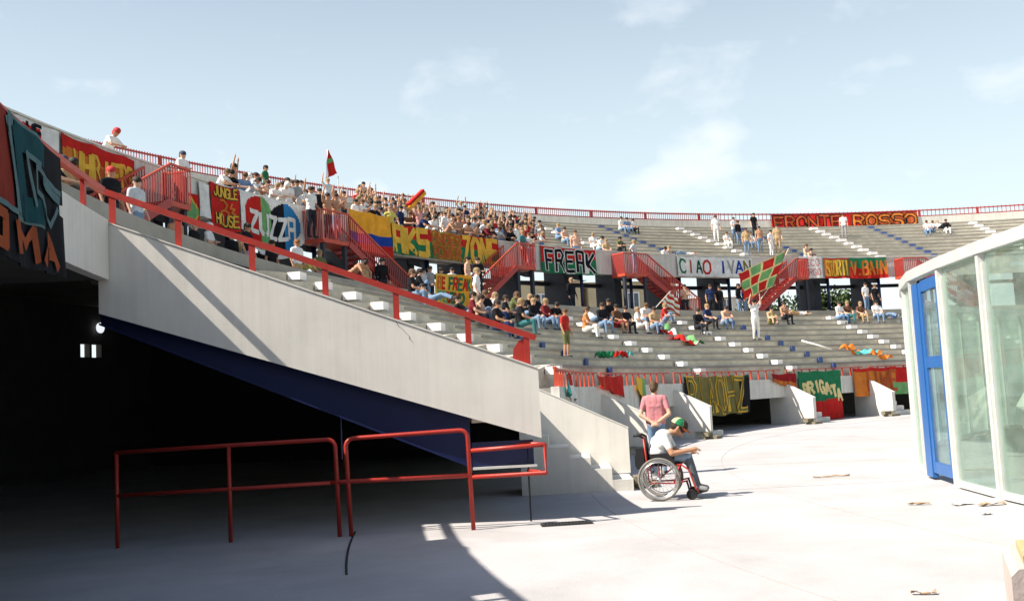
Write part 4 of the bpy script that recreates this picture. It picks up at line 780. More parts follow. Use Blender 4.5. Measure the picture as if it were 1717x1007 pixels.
CROWD = """
14.11|45.2|7.85|lean|white|blue|redcap|person in white shirt, blue trousers, leaning forward, red cap, right behind the far left banner
20.82|45.2|7.85|lean|white|jeans|brown|person in white shirt, blue jeans, leaning forward, right behind JUNGLE HOUSE
21.33|45.2|7.85|lean|black|jeans|black|person in black shirt, blue jeans, leaning forward, right behind JUNGLE HOUSE
21.85|45.2|7.85|up|skin|jeans|black|shirtless person in blue jeans both arms raised, right behind JUNGLE HOUSE
22.27|45.2|7.85|lean|blue|jeans|brown|person in light blue shirt, blue jeans, leaning forward, right behind ZUZZA
23.96|46.07|8.2|lean|white|jeans|whitecap|person in white shirt, blue jeans, leaning forward, white cap, first row above ZUZZA
23.33|45.2|7.85|fold|white|dark|dark|person in white shirt, dark trousers, standing arms folded, right behind ZUZZA
32.33|51.44|10.31|hips|green|dark|black|person in green shirt, dark trousers, standing hands on hips, seventh row above ZUZZA
24.39|45.2|7.85|lean|white|jeans|fair|person in white shirt, blue jeans, leaning forward, right behind ZUZZA, left
26.15|45.2|7.85|lean|white|jeans|dark|person in white shirt, blue jeans, leaning forward, right behind ZUZZA, right
25.06|45.2|7.85|lean|white|dark|whitecap|person in white shirt, dark trousers, leaning forward, white cap, right behind ZUZZA
25.58|45.2|7.85|stand|white|jeans|fair|person in white shirt, blue jeans, standing, right behind ZUZZA
27.58|46.07|8.2|stand|grey|jeans|black|person in grey shirt, blue jeans, standing, first row above ZUZZA
32.67|49.65|9.6|oneup|white|jeans|dark|person in white shirt, blue jeans, one arm raised, fifth row above ZUZZA
30.0|46.97|8.55|stand|white|jeans|black|person in white shirt, blue jeans, standing, second row above the ZUZZA landing
29.22|46.07|8.2|stand|black|dark|dark|person in black shirt, dark trousers, standing, first row above the ZUZZA landing
36.54|51.44|10.31|oneup|pale|jeans|fair|person in pale grey shirt, blue jeans, one arm raised, seventh row above the ZUZZA landing
32.85|47.86|8.9|up|skin|jeans|brown|shirtless person in blue jeans both arms raised, third row above the ZUZZA landing
33.46|47.86|8.9|up|skin|dark|dark|shirtless person in dark trousers both arms raised, third row above the ZUZZA landing
30.57|45.2|7.85|stand|white|jeans|black|person in white shirt, blue jeans, standing, right behind the striped flag
31.07|45.2|7.85|clap|white|dark|brown|person in white shirt, dark trousers, clapping, right behind the striped flag
33.91|46.97|8.55|up|skin|jeans|brown|shirtless person in blue jeans both arms raised, second row above the striped flag
38.7|50.55|9.95|up|skin|jeans|dark|shirtless person in blue jeans both arms raised, sixth row above the striped flag
35.86|47.86|8.9|oneup|white|jeans|fair|person in white shirt, blue jeans, one arm raised, third row above the striped flag
31.7|45.2|7.85|lean|black|dark|fair|person in black shirt, dark trousers, leaning forward, right behind the striped flag
32.23|45.2|7.85|stand|blue|jeans|black|person in light blue shirt, blue jeans, standing, right behind the striped flag
36.58|47.86|8.9|oneup|white|dark|black|person in white shirt, dark trousers, one arm raised, third row above the striped flag
33.26|45.2|7.85|hips|yellow|olive|fair|person in yellow shirt, olive shorts, standing hands on hips, right behind AKS
37.63|47.86|8.9|clap|white|dark|black|person in white shirt, dark trousers, clapping, third row above AKS
35.67|46.07|8.2|stand|white|jeans|fair|person in white shirt, blue jeans, standing, first row above AKS
34.9|46.07|8.2|lean|brown|dark|brown|person in brown shirt, dark trousers, leaning forward, first row above AKS
34.58|45.2|7.85|lean|brown|jeans|brown|person in brown shirt, blue jeans, leaning forward, right behind AKS
40.99|49.65|9.6|stand|pink|dark|brown|person in pink shirt, dark trousers, standing, fifth row above AKS
35.59|45.2|7.85|lean|navy|dark|black|person in navy shirt, dark trousers, leaning forward, right behind AKS
37.39|46.07|8.2|stand|grey|jeans|fair|person in grey shirt, blue jeans, standing, first row above AKS
36.32|45.2|7.85|lean|white|jeans|dark|person in white shirt, blue jeans, leaning forward, right behind UNDER POWER
39.26|46.97|8.55|up|black|maroon|dark|person in black shirt, maroon shorts, both arms raised, second row above UNDER POWER
38.94|46.07|8.2|stand|white|white|brown|person in white shirt, white trousers, standing, first row above UNDER POWER
40.7|46.97|8.55|up|black|dark|black|person in black shirt, dark trousers, both arms raised, second row above UNDER POWER
38.86|45.2|7.85|up|skin|jeans|ginger|shirtless person in blue jeans both arms raised, right behind UNDER POWER
44.9|49.65|9.6|fold|navy|jeans|dark|person in navy shirt, blue jeans, standing arms folded, fifth row above ZONE
40.44|46.07|8.2|lean|red|dark|dark|person in red shirt, dark trousers, leaning forward, first row above ZONE
46.09|49.65|9.6|oneup|white|jeans|dark|person in white shirt, blue jeans, one arm raised, fifth row above ZONE
47.49|50.55|9.95|up|pale|jeans|dark|person in pale grey shirt, blue jeans, both arms raised, sixth row above ZONE
40.79|45.2|7.85|lean|maroon|dark|fair|person in maroon shirt, dark trousers, leaning forward, right behind ZONE
41.35|45.2|7.85|lean|black|jeans|black|person in black shirt, blue jeans, leaning forward, right behind ZONE
47.0|49.65|9.6|stand|tan|jeans|fair|person in tan shirt, blue jeans, standing, fifth row above ZONE
45.66|47.86|8.9|stand|white|jeans|fair|person in white shirt, blue jeans, standing, third row above the FREAK stair
46.91|48.76|9.25|fold|maroon|dark|fair|person in maroon shirt, dark trousers, standing arms folded, fourth row above the FREAK stair
44.42|46.07|8.2|up|skin|jeans|black|shirtless person in blue jeans both arms raised, first row above the FREAK stair
43.78|45.2|7.85|stand|white|jeans|fair|person in white shirt, blue jeans, standing, right behind the FREAK stair
42.93|45.2|7.85|lean|black|dark|brown|person in black shirt, dark trousers, leaning forward, right behind the FREAK stair, left
44.84|45.2|7.85|lean|black|dark|dark|person in black shirt, dark trousers, leaning forward, right behind the FREAK stair, right
45.18|46.07|8.2|stand|pink|jeans|dark|person in pink shirt, blue jeans, standing, first row above the FREAK stair
48.88|48.76|9.25|stand|tan|dark|dark|person in tan shirt, dark trousers, standing, fourth row above the FREAK stair
46.36|46.07|8.2|stand|white|jeans|brown|person in white shirt, blue jeans, standing, first row above the FREAK stair
45.46|45.2|7.85|lean|white|jeans|fair|person in white shirt, blue jeans, leaning forward, right behind the FREAK stair
47.02|46.07|8.2|hips|white|blue|brown|person in white shirt, blue trousers, standing hands on hips, first row above FREAK
45.92|46.97|8.55|lean|white|teal|dark|person in white shirt, teal trousers, leaning forward, second row above the FREAK stair
53.86|51.22|10.31|sit|blue|jeans|fair|person in light blue shirt, blue jeans, sitting, seventh row above FREAK
53.57|50.33|9.95|sit|skin|jeans|dark|shirtless person in blue jeans sitting, sixth row above FREAK
48.94|45.2|7.85|stand|skin|jeans|brown|shirtless person in blue jeans standing, right behind FREAK
55.09|49.43|9.6|sit|white|white|fair|person in white shirt, white trousers, sitting, fifth row above FREAK
54.69|48.54|9.25|sitlean|white|jeans|black|person in white shirt, blue jeans, sitting hunched, fourth row above the bare parapet
54.37|47.64|8.9|sit|tan|olive|fair|person in tan shirt, olive shorts, sitting, third row above the bare parapet
56.42|48.54|9.25|hug|olive|dark|black|person in olive shirt, dark trousers, sitting knees up, fourth row above the bare parapet
61.93|54.8|11.71|sit|white|jeans|dark|person in white shirt, blue jeans, sitting, eleventh row above the bare parapet
62.41|54.8|11.71|sit|blue|jeans|black|person in light blue shirt, blue jeans, sitting, eleventh row above the next stair
62.89|54.8|11.71|sit|white|dark|black|person in white shirt, dark trousers, sitting, eleventh row above the next stair
58.87|46.75|8.55|sit|skin|jeans|fair|shirtless person in blue jeans sitting, second row above the next stair
58.34|46.75|8.55|sitlean|white|jeans|black|person in white shirt, blue jeans, sitting hunched, second row above the next stair
62.24|48.76|9.25|lie|white|jeans|brown|person in white shirt, blue jeans, lying down, fourth row above CIAO IVAN
62.63|47.86|8.9|lie|skin|jeans|dark|shirtless person in blue jeans lying down, third row above CIAO IVAN
67.91|52.34|10.66|stand|white|white|dark|person in white shirt, white trousers, standing, eighth row above CIAO IVAN
69.39|52.34|10.66|fold|white|jeans|dark|person in white shirt, blue jeans, standing arms folded, eighth row above CIAO IVAN
69.07|51.44|10.31|stand|black|jeans|black|person in black shirt, blue jeans, standing, seventh row above CIAO IVAN
67.88|51.22|10.31|sit|white|white|brown|person in white shirt, white trousers, sitting, seventh row above CIAO IVAN
67.59|48.76|9.25|stand|tan|jeans|dark|person in tan shirt, blue jeans, standing, fourth row above CIAO IVAN
71.69|53.23|11.01|stand|black|dark|black|person in black shirt, dark trousers, standing, ninth row above the chequered flag
69.45|49.65|9.6|stand|skin|jeans|black|shirtless person in blue jeans standing, fifth row above the chequered flag
69.67|48.76|9.25|stand|white|white|black|person in white shirt, white trousers, standing, fourth row above the chequered flag
70.96|49.65|9.6|stand|tan|tan|dark|person in tan shirt, tan trousers, standing, fifth row above the chequered flag
69.87|51.22|10.31|sit|white|jeans|brown|person in white shirt, blue jeans, sitting, seventh row above CIAO IVAN
71.64|47.64|8.9|sit|skin|jeans|brown|shirtless person in blue jeans sitting, third row above BORGO
71.25|46.75|8.55|hug|skin|dark|black|shirtless person in dark trousers sitting knees up, second row above BORGO
78.92|53.23|11.01|stand|white|grey|dark|person in white shirt, grey trousers, standing, ninth row above V.BAIN
85.77|53.91|11.36|sit|white|blue|dark|person in white shirt, blue trousers, sitting, tenth row above FRONTE ROSSO end
86.23|53.91|11.36|hug|white|jeans|dark|person in white shirt, blue jeans, sitting knees up, tenth row above FRONTE ROSSO end
87.23|53.91|11.36|sit|black|white|dark|person in black shirt, white trousers, sitting, tenth row above FRONTE ROSSO end
87.28|54.8|11.71|recline|white|dark|fair|person in white shirt, dark trousers, reclining, eleventh row above FRONTE ROSSO end
16.41|44.0|7.36|fold|white|dark|darkcap|person in white shirt, dark trousers, standing arms folded, dark cap, on the red landing
52.65|44.0|7.36|hips|pale|jeans|fair|person in pale grey shirt, blue jeans, standing hands on hips, on the red landing
26.44|44.0|7.36|up|skin|dark|dark|shirtless person in dark trousers both arms raised, on the red landing
25.19|44.0|7.36|oneup|white|dark|dark|person in white shirt, dark trousers, one arm raised, on the red landing
27.08|44.0|7.36|clap|skin|jeans|dark|shirtless person in blue jeans clapping, on the red landing
42.6|44.0|7.36|stand|teal|dark|fair|person in teal shirt, dark trousers, standing, on the red landing
43.18|44.0|7.36|clap|white|jeans|brown|person in white shirt, blue jeans, clapping, on the red landing
14.73|43.4|5.12|stand|skin|dark|brown|shirtless person in dark trousers standing, on the promenade by the far left posts
15.89|43.4|5.12|stand|black|dark|whitecap|person in black shirt, standing, white cap, on the promenade by the far left posts
16.85|43.4|5.12|fold|white|white|whitecap|person in white shirt, arms folded, white cap, on the promenade by the handrail under ZUZZA
18.35|43.4|5.12|stand|black|dark|dark|person in black shirt, dark trousers, standing, on the promenade by the handrail under ZUZZA
19.12|43.4|5.12|stand|tan|dark|brown|person in tan shirt, dark trousers, standing, on the promenade by the handrail under ZUZZA
17.79|42.6|5.12|stand|black|jeans|dark|person in black shirt, blue jeans, standing, on the promenade by the handrail under ZUZZA
23.04|43.4|5.12|bend|yellow|olive|fair|person in yellow shirt, olive shorts, bending over, on the promenade below the striped flag
24.62|43.4|5.12|hips|olive|jeans|fair|person in olive shirt, blue jeans, hands on hips, on the promenade below the striped flag
25.63|42.6|5.12|bend|skin|dark|dark|shirtless person in dark trousers bending over, on the promenade below the striped flag
34.37|43.4|5.12|stand|black|dark|dark|person in black shirt, dark trousers, standing, on the promenade by BE FREAK
33.99|42.6|5.12|stand|white|dark|black|person in white shirt, dark trousers, standing, on the promenade by BE FREAK
32.4|41|5.12|stand|skin|dark|black|shirtless person in dark trousers standing, on the promenade by BE FREAK
33.33|41|5.12|fold|black|dark|dark|person in black shirt, arms folded, on the promenade by the seated row below ZONE
45.9|43.4|5.12|stand|black|dark|fair|person in black shirt, dark trousers, standing, on the promenade below FREAK
32.91|43.4|5.12|hips|pale|dark|black|person in pale grey shirt, hands on hips, on the promenade left of BE FREAK
56.3|43.4|5.12|fold|skin|dark|dark|shirtless person in dark trousers standing arms folded, on the promenade below CIAO
59.48|43.4|5.12|stand|black|dark|black|person in black shirt, dark trousers, standing, on the promenade by the chequered flag
61.24|43.4|5.12|stand|black|jeans|dark|person in black shirt, blue jeans, standing, on the promenade by the chequered flag
71.9|42.6|5.12|stand|white|jeans|black|person in white shirt, blue jeans, standing, on the promenade beside the glass
73.53|43.4|5.12|stand|black|dark|brown|person in black shirt, dark trousers, standing, on the promenade beside the glass
61.78|43.4|5.12|stand|navy|jeans|dark|person in navy shirt, blue jeans, standing, on the promenade by the chequered flag
33.46|43.4|5.12|stand|grey|dark|dark|person in grey shirt, dark trousers, standing, on the promenade left of BE FREAK
58.66|43.4|5.12|stand|navy|dark|dark|person in navy shirt, dark trousers, standing, on the promenade below CIAO
21.37|42.6|5.12|stand|white|tan|ginger|person in white shirt, tan trousers, standing, on the promenade below the striped flag
7.34|41.8|5.12|stand|black|dark|redcap|person in black shirt, standing, red cap, on the promenade by the far left posts
8.82|41.8|5.12|stand|pale|jeans|dark|person in pale grey shirt, blue jeans, standing, on the promenade by the far left posts
21.12|43.4|5.12|stand|black|jeans|dark|person in black shirt, blue jeans, standing, on the promenade below the striped flag
29.52|43.4|5.12|stand|black|dark|black|person in black shirt, dark trousers, standing, on the promenade left of BE FREAK
28.19|43.4|5.12|stand|tan|jeans|black|person in tan shirt, blue jeans, standing, on the promenade left of BE FREAK
3.8|41.8|5.12|lean|black|dark|darkcap|person in black shirt, leaning, dark cap, on the promenade by the far left posts
4.6|41.8|5.12|lean|tan|dark|dark|person in tan shirt, dark trousers, leaning forward, on the promenade by the far left posts
20.9|38.49|4.56|sit|black|jeans|brown|person in black shirt, blue jeans, sitting, ninth lower row, left of BE FREAK
21.91|36.66|3.71|stand|white|khaki|fair|person in white shirt, khaki trousers, standing, sixth lower row, BE FREAK
23.3|39.15|4.84|hug|black|jeans|dark|person in black shirt, blue jeans, sitting knees up, tenth lower row, left of BE FREAK
22.84|38.49|4.56|recline|grey|jeans|black|person in grey shirt, blue jeans, reclining, ninth lower row, left of BE FREAK
20.54|36.49|3.71|sit|maroon|dark|dark|person in maroon shirt, dark trousers, sitting, sixth lower row, BE FREAK
24.31|37.16|3.99|sit|black|dark|brown|person in black shirt, dark trousers, sitting, seventh lower row, the seated row below ZONE, left
26.51|37.16|3.99|sit|black|dark|dark|person in black shirt, dark trousers, sitting, seventh lower row, the seated row below ZONE, right
22.45|37.16|3.99|recline|black|jeans|dark|person in black shirt, blue jeans, reclining, seventh lower row, BE FREAK
21.28|36.49|3.71|hug|skin|jeans|dark|shirtless person in blue jeans sitting knees up, sixth lower row, the seated row below ZONE
25.35|37.16|3.99|sit|pale|navy|fair|person in pale grey shirt, navy trousers, sitting, seventh lower row, the seated row below ZONE
20.83|35.82|3.43|sit|black|navy|dark|person in black shirt, navy trousers, sitting, fifth lower row, the seated row below ZONE
28.95|37.82|4.27|sitlean|olive|dark|brown|person in olive shirt, dark trousers, sitting hunched, eighth lower row, the seated row below ZONE
26.06|36.49|3.71|sit|black|teal|fair|person in black shirt, teal trousers, sitting, sixth lower row, the seated row below ZONE
30.51|37.82|4.27|sitlean|black|jeans|fair|person in black shirt, blue jeans, sitting hunched, eighth lower row, the seated row below ZONE
29.57|37.16|3.99|sit|black|jeans|fair|person in black shirt, blue jeans, sitting, seventh lower row, the seated row below ZONE
31.72|37.82|4.27|sit|black|dark|black|person in black shirt, dark trousers, sitting, eighth lower row, the seated row below ZONE
30.88|37.16|3.99|sit|maroon|jeans|fair|person in maroon shirt, blue jeans, sitting, seventh lower row, below FREAK
31.71|37.16|3.99|sitlean|black|jeans|black|person in black shirt, blue jeans, sitting hunched, seventh lower row, below FREAK
21.96|34.0|2.58|stand|red|olive|brown|person in red shirt, olive shorts, standing, second lower row, below FREAK
33.51|36.49|3.71|sit|orange|white|brown|person in orange shirt, white trousers, sitting, sixth lower row, below FREAK
37.87|37.82|4.27|recline|white|jeans|black|person in white shirt, blue jeans, reclining, eighth lower row, below FREAK
37.14|37.16|3.99|sit|black|jeans|dark|person in black shirt, blue jeans, sitting, seventh lower row, left of the striped held flag
39.38|37.82|4.27|sit|black|dark|black|person in black shirt, dark trousers, sitting, eighth lower row, left of the striped held flag
38.64|37.16|3.99|sit|brown|maroon|black|person in brown shirt, maroon shorts, sitting, seventh lower row, left of the striped held flag
39.68|37.16|3.99|sit|black|dark|dark|person in black shirt, dark trousers, sitting, seventh lower row, left of the striped held flag
40.91|37.16|3.99|sit|white|white|fair|person in white shirt, white trousers, sitting, seventh lower row, left of the striped held flag
43.16|37.82|4.27|sitlean|white|jeans|brown|person in white shirt, sitting hunched, eighth lower row, left of the striped held flag
47.49|37.16|3.99|sit|black|dark|dark|person in black shirt, dark trousers, sitting, seventh lower row, below CIAO
49.77|37.82|4.27|sit|navy|dark|fair|person in navy shirt, dark trousers, sitting, eighth lower row, below CIAO
51.62|37.82|4.27|sitlean|skin|jeans|dark|shirtless person in blue jeans sitting hunched, eighth lower row, the chequered flag
51.4|35.99|3.43|up|white|white|black|person in white shirt, white trousers, both arms raised, fifth lower row, the chequered flag
58.88|38.49|4.56|sit|skin|dark|dark|shirtless person in dark trousers sitting, ninth lower row, the last stair
56.44|37.82|4.27|hug|tan|olive|black|person in tan shirt, olive shorts, sitting knees up, eighth lower row, the last stair
61.41|39.32|4.84|lie|white|tan|dark|person in white shirt, tan trousers, lying down, tenth lower row, the last stair
64.31|38.49|4.56|sit|white|blue|dark|person in white shirt, blue trousers, sitting, ninth lower row, beside the glass
65.12|38.49|4.56|sit|brown|teal|fair|person in brown shirt, teal trousers, sitting, ninth lower row, beside the glass
66.39|38.49|4.56|sit|brown|tan|fair|person in brown shirt, tan trousers, sitting, ninth lower row, beside the glass
67.95|38.49|4.56|sit|white|jeans|black|person in white shirt, blue jeans, sitting, ninth lower row, beside the glass
68.64|38.49|4.56|recline|white|jeans|dark|person in white shirt, blue jeans, reclining, ninth lower row, beside the glass
42.79|37.16|3.99|sit|tan|jeans|dark|person in tan shirt, blue jeans, sitting, seventh lower row, left of the striped held flag
45.18|37.82|4.27|hug|red|jeans|fair|person in red shirt, blue jeans, sitting knees up, eighth lower row, below CIAO
39.69|45.2|7.85|stand|white|dark|fair|person in white shirt, dark trousers, standing, right behind ZONE
36.88|46.07|8.2|up|pink|dark|fair|person in pink shirt, dark trousers, both arms raised, first row above AKS
32.06|46.07|8.2|stand|tan|dark|fair|person in tan shirt, dark trousers, standing, first row above the striped flag
37.29|46.97|8.55|clap|tan|jeans|black|person in tan shirt, blue jeans, clapping, second row above AKS
41.93|45.2|7.85|lean|pale|khaki|dark|person in pale grey shirt, khaki trousers, leaning forward, right behind ZONE
44.47|46.97|8.55|up|white|jeans|black|person in white shirt, blue jeans, both arms raised, second row above the FREAK stair
37.87|45.2|7.85|lean|skin|dark|brown|shirtless person in dark trousers leaning forward, right behind UNDER POWER
41.86|46.07|8.2|up|white|white|black|person in white shirt, white trousers, both arms raised, first row above ZONE
47.25|46.97|8.55|oneup|red|jeans|dark|person in red shirt, blue jeans, one arm raised, second row above the FREAK stair
37.85|46.97|8.55|up|red|dark|brown|person in red shirt, dark trousers, both arms raised, second row above AKS
43.57|46.07|8.2|oneup|tan|white|brown|person in tan shirt, white trousers, one arm raised, first row above the FREAK stair
46.96|47.86|8.9|up|navy|white|black|person in navy shirt, white trousers, both arms raised, third row above the FREAK stair
44.49|49.43|9.6|sit|navy|dark|fair|person in navy shirt, dark trousers, sitting, fifth row above ZONE
39.14|47.86|8.9|fold|grey|khaki|dark|person in grey shirt, khaki trousers, standing arms folded, third row above AKS
45.7|46.07|8.2|stand|red|white|dark|person in red shirt, white trousers, standing, first row above the FREAK stair
36.88|45.2|7.85|oneup|white|khaki|dark|person in white shirt, khaki trousers, one arm raised, right behind UNDER POWER
48.51|47.86|8.9|oneup|brown|jeans|dark|person in brown shirt, blue jeans, one arm raised, third row above the FREAK stair
49.61|48.76|9.25|oneup|white|jeans|dark|person in white shirt, blue jeans, one arm raised, fourth row above the FREAK stair
47.9|47.86|8.9|fold|grey|jeans|dark|person in grey shirt, blue jeans, standing arms folded, third row above the FREAK stair
44.77|51.22|10.31|sit|pale|jeans|dark|person in pale grey shirt, blue jeans, sitting, seventh row above UNDER POWER
39.49|46.07|8.2|up|white|dark|brown|person in white shirt, dark trousers, both arms raised, first row above UNDER POWER
34.12|45.2|7.85|stand|navy|jeans|black|person in navy shirt, blue jeans, standing, right behind AKS
36.16|46.97|8.55|up|skin|jeans|black|shirtless person in blue jeans both arms raised, second row above AKS
46.82|46.97|8.55|stand|red|white|fair|person in red shirt, white trousers, standing, second row above the FREAK stair
32.44|46.07|8.2|lean|grey|white|dark|person in grey shirt, white trousers, leaning forward, first row above the striped flag
37.94|46.07|8.2|stand|brown|jeans|brown|person in brown shirt, blue jeans, standing, first row above UNDER POWER
34.85|47.86|8.9|stand|white|jeans|dark|person in white shirt, blue jeans, standing, third row above the striped flag
41.44|47.86|8.9|hips|white|dark|fair|person in white shirt, dark trousers, standing hands on hips, third row above UNDER POWER
40.18|45.2|7.85|hips|pale|jeans|black|person in pale grey shirt, blue jeans, standing hands on hips, right behind ZONE
40.35|47.86|8.9|stand|pink|khaki|dark|person in pink shirt, khaki trousers, standing, third row above UNDER POWER
41.31|46.97|8.55|stand|grey|white|fair|person in grey shirt, white trousers, standing, second row above UNDER POWER
42.38|46.97|8.55|fold|white|dark|fair|person in white shirt, dark trousers, standing arms folded, second row above ZONE
43.15|46.07|8.2|fold|red|jeans|brown|person in red shirt, blue jeans, standing arms folded, first row above ZONE
38.38|48.76|9.25|up|white|khaki|brown|person in white shirt, khaki trousers, both arms raised, fourth row above AKS
41.37|48.76|9.25|hips|tan|white|black|person in tan shirt, white trousers, standing hands on hips, fourth row above UNDER POWER
34.38|46.75|8.55|sit|navy|khaki|dark|person in navy shirt, khaki trousers, sitting, second row above the striped flag
43.87|46.97|8.55|up|navy|white|dark|person in navy shirt, white trousers, both arms raised, second row above ZONE
39.89|46.97|8.55|fold|white|white|dark|person in white shirt, white trousers, standing arms folded, second row above UNDER POWER
42.37|47.86|8.9|fold|skin|jeans|black|shirtless person in blue jeans standing arms folded, third row above UNDER POWER
47.62|48.76|9.25|up|white|khaki|black|person in white shirt, khaki trousers, both arms raised, fourth row above the FREAK stair
43.64|48.76|9.25|stand|navy|white|dark|person in navy shirt, white trousers, standing, fourth row above UNDER POWER
44.55|50.33|9.95|sit|pink|jeans|dark|person in pink shirt, blue jeans, sitting, sixth row above UNDER POWER
36.17|48.76|9.25|up|skin|jeans|brown|shirtless person in blue jeans both arms raised, fourth row above the striped flag
48.03|46.97|8.55|stand|grey|khaki|black|person in grey shirt, khaki trousers, standing, second row above FREAK
38.31|46.97|8.55|hips|blue|khaki|dark|person in light blue shirt, khaki trousers, standing hands on hips, second row above AKS
40.63|48.76|9.25|fold|brown|jeans|fair|person in brown shirt, blue jeans, standing arms folded, fourth row above AKS
42.87|46.75|8.55|sit|white|khaki|brown|person in white shirt, khaki trousers, sitting, second row above ZONE
41.32|46.07|8.2|clap|skin|jeans|fair|shirtless person in blue jeans clapping, first row above ZONE
42.61|45.85|8.2|sit|red|white|brown|person in red shirt, white trousers, sitting, first row above ZONE
33.69|46.07|8.2|clap|grey|white|black|person in grey shirt, white trousers, clapping, first row above the striped flag
45.57|45.85|8.2|sit|navy|dark|fair|person in navy shirt, dark trousers, sitting, first row above the FREAK stair
39.35|45.2|7.85|lean|skin|dark|dark|shirtless person in dark trousers leaning forward, right behind ZONE
36.85|46.97|8.55|oneup|skin|white|black|shirtless person in white trousers one arm raised, second row above AKS
39.7|49.65|9.6|clap|black|khaki|dark|person in black shirt, khaki trousers, clapping, fifth row above AKS
37.88|48.54|9.25|sit|white|khaki|dark|person in white shirt, khaki trousers, sitting, fourth row above AKS
48.8|49.65|9.6|stand|red|jeans|brown|person in red shirt, blue jeans, standing, fifth row above the FREAK stair
43.64|47.86|8.9|up|skin|dark|brown|shirtless person in dark trousers both arms raised, third row above ZONE
48.36|48.76|9.25|clap|skin|white|dark|shirtless person in white trousers clapping, fourth row above the FREAK stair
44.22|45.2|7.85|stand|tan|jeans|fair|person in tan shirt, blue jeans, standing, right behind the FREAK stair
33.04|46.07|8.2|up|white|dark|black|person in white shirt, dark trousers, both arms raised, first row above the striped flag
36.88|49.65|9.6|hips|white|jeans|black|person in white shirt, blue jeans, standing hands on hips, fifth row above the striped flag
40.0|48.76|9.25|up|skin|white|fair|shirtless person in white trousers both arms raised, fourth row above AKS
39.79|47.86|8.9|up|pale|jeans|fair|person in pale grey shirt, blue jeans, both arms raised, third row above AKS
32.04|45.2|7.85|lean|white|white|black|person in white shirt, white trousers, leaning forward, right behind the striped flag
44.1|47.86|8.9|stand|pale|dark|dark|person in pale grey shirt, dark trousers, standing, third row above ZONE
46.28|48.76|9.25|up|blue|white|dark|person in light blue shirt, white trousers, both arms raised, fourth row above ZONE
44.96|48.76|9.25|stand|pink|dark|dark|person in pink shirt, dark trousers, standing, fourth row above ZONE
45.08|47.86|8.9|clap|skin|dark|fair|shirtless person in dark trousers clapping, third row above ZONE
34.75|46.97|8.55|clap|tan|white|fair|person in tan shirt, white trousers, clapping, second row above the striped flag
39.95|46.07|8.2|stand|red|dark|brown|person in red shirt, dark trousers, standing, first row above UNDER POWER
42.29|46.07|8.2|clap|navy|white|dark|person in navy shirt, white trousers, clapping, first row above ZONE
45.52|50.55|9.95|up|pale|dark|fair|person in pale grey shirt, dark trousers, both arms raised, sixth row above UNDER POWER
38.12|50.55|9.95|stand|blue|dark|brown|person in light blue shirt, dark trousers, standing, sixth row above the striped flag
43.28|46.97|8.55|hips|black|khaki|dark|person in black shirt, khaki trousers, standing hands on hips, second row above ZONE
45.05|46.97|8.55|stand|brown|jeans|brown|person in brown shirt, blue jeans, standing, second row above the FREAK stair
39.12|48.76|9.25|up|grey|jeans|brown|person in grey shirt, blue jeans, both arms raised, fourth row above AKS
45.43|48.76|9.25|fold|brown|jeans|dark|person in brown shirt, blue jeans, standing arms folded, fourth row above ZONE
41.93|46.97|8.55|oneup|blue|white|brown|person in light blue shirt, white trousers, one arm raised, second row above ZONE
40.14|46.07|8.2|lean|tan|dark|dark|person in tan shirt, dark trousers, leaning forward, first row above UNDER POWER
43.3|45.2|7.85|fold|brown|khaki|black|person in brown shirt, khaki trousers, standing arms folded, right behind the FREAK stair
43.24|48.76|9.25|stand|blue|dark|fair|person in light blue shirt, dark trousers, standing, fourth row above UNDER POWER
33.44|46.97|8.55|stand|white|jeans|fair|person in white shirt, blue jeans, standing, second row above the striped flag
34.23|46.07|8.2|oneup|skin|white|brown|shirtless person in white trousers one arm raised, first row above the striped flag
38.85|51.44|10.31|stand|white|white|black|person in white shirt, white trousers, standing, seventh row above the striped flag
45.18|45.2|7.85|clap|red|jeans|dark|person in red shirt, blue jeans, clapping, right behind the FREAK stair
49.82|49.65|9.6|up|skin|white|dark|shirtless person in white trousers both arms raised, fifth row above the FREAK stair
42.44|48.76|9.25|hips|tan|dark|black|person in tan shirt, dark trousers, standing hands on hips, fourth row above UNDER POWER
48.15|51.44|10.31|up|navy|jeans|dark|person in navy shirt, blue jeans, both arms raised, seventh row above ZONE
42.83|46.07|8.2|oneup|white|jeans|fair|person in white shirt, blue jeans, one arm raised, first row above ZONE
41.01|45.2|7.85|hips|white|jeans|fair|person in white shirt, blue jeans, standing hands on hips, right behind ZONE
35.29|47.86|8.9|clap|black|khaki|fair|person in black shirt, khaki trousers, clapping, third row above the striped flag
44.42|47.86|8.9|fold|skin|khaki|black|shirtless person in khaki trousers standing arms folded, third row above ZONE
35.65|48.76|9.25|fold|red|jeans|fair|person in red shirt, blue jeans, standing arms folded, fourth row above the striped flag
46.47|46.97|8.55|hips|brown|dark|fair|person in brown shirt, dark trousers, standing hands on hips, second row above the FREAK stair
38.34|45.2|7.85|oneup|white|jeans|black|person in white shirt, blue jeans, one arm raised, right behind UNDER POWER
42.35|45.2|7.85|stand|blue|jeans|brown|person in light blue shirt, blue jeans, standing, right behind the FREAK stair
37.15|47.86|8.9|fold|blue|jeans|dark|person in light blue shirt, blue jeans, standing arms folded, third row above AKS
37.26|48.76|9.25|stand|red|jeans|dark|person in red shirt, blue jeans, standing, fourth row above the striped flag
45.56|46.97|8.55|hips|black|jeans|dark|person in black shirt, blue jeans, standing hands on hips, second row above the FREAK stair
40.69|50.55|9.95|stand|white|jeans|brown|person in white shirt, blue jeans, standing, sixth row above AKS
36.63|48.76|9.25|clap|tan|white|dark|person in tan shirt, white trousers, clapping, fourth row above the striped flag
42.2|50.55|9.95|stand|navy|dark|black|person in navy shirt, dark trousers, standing, sixth row above AKS
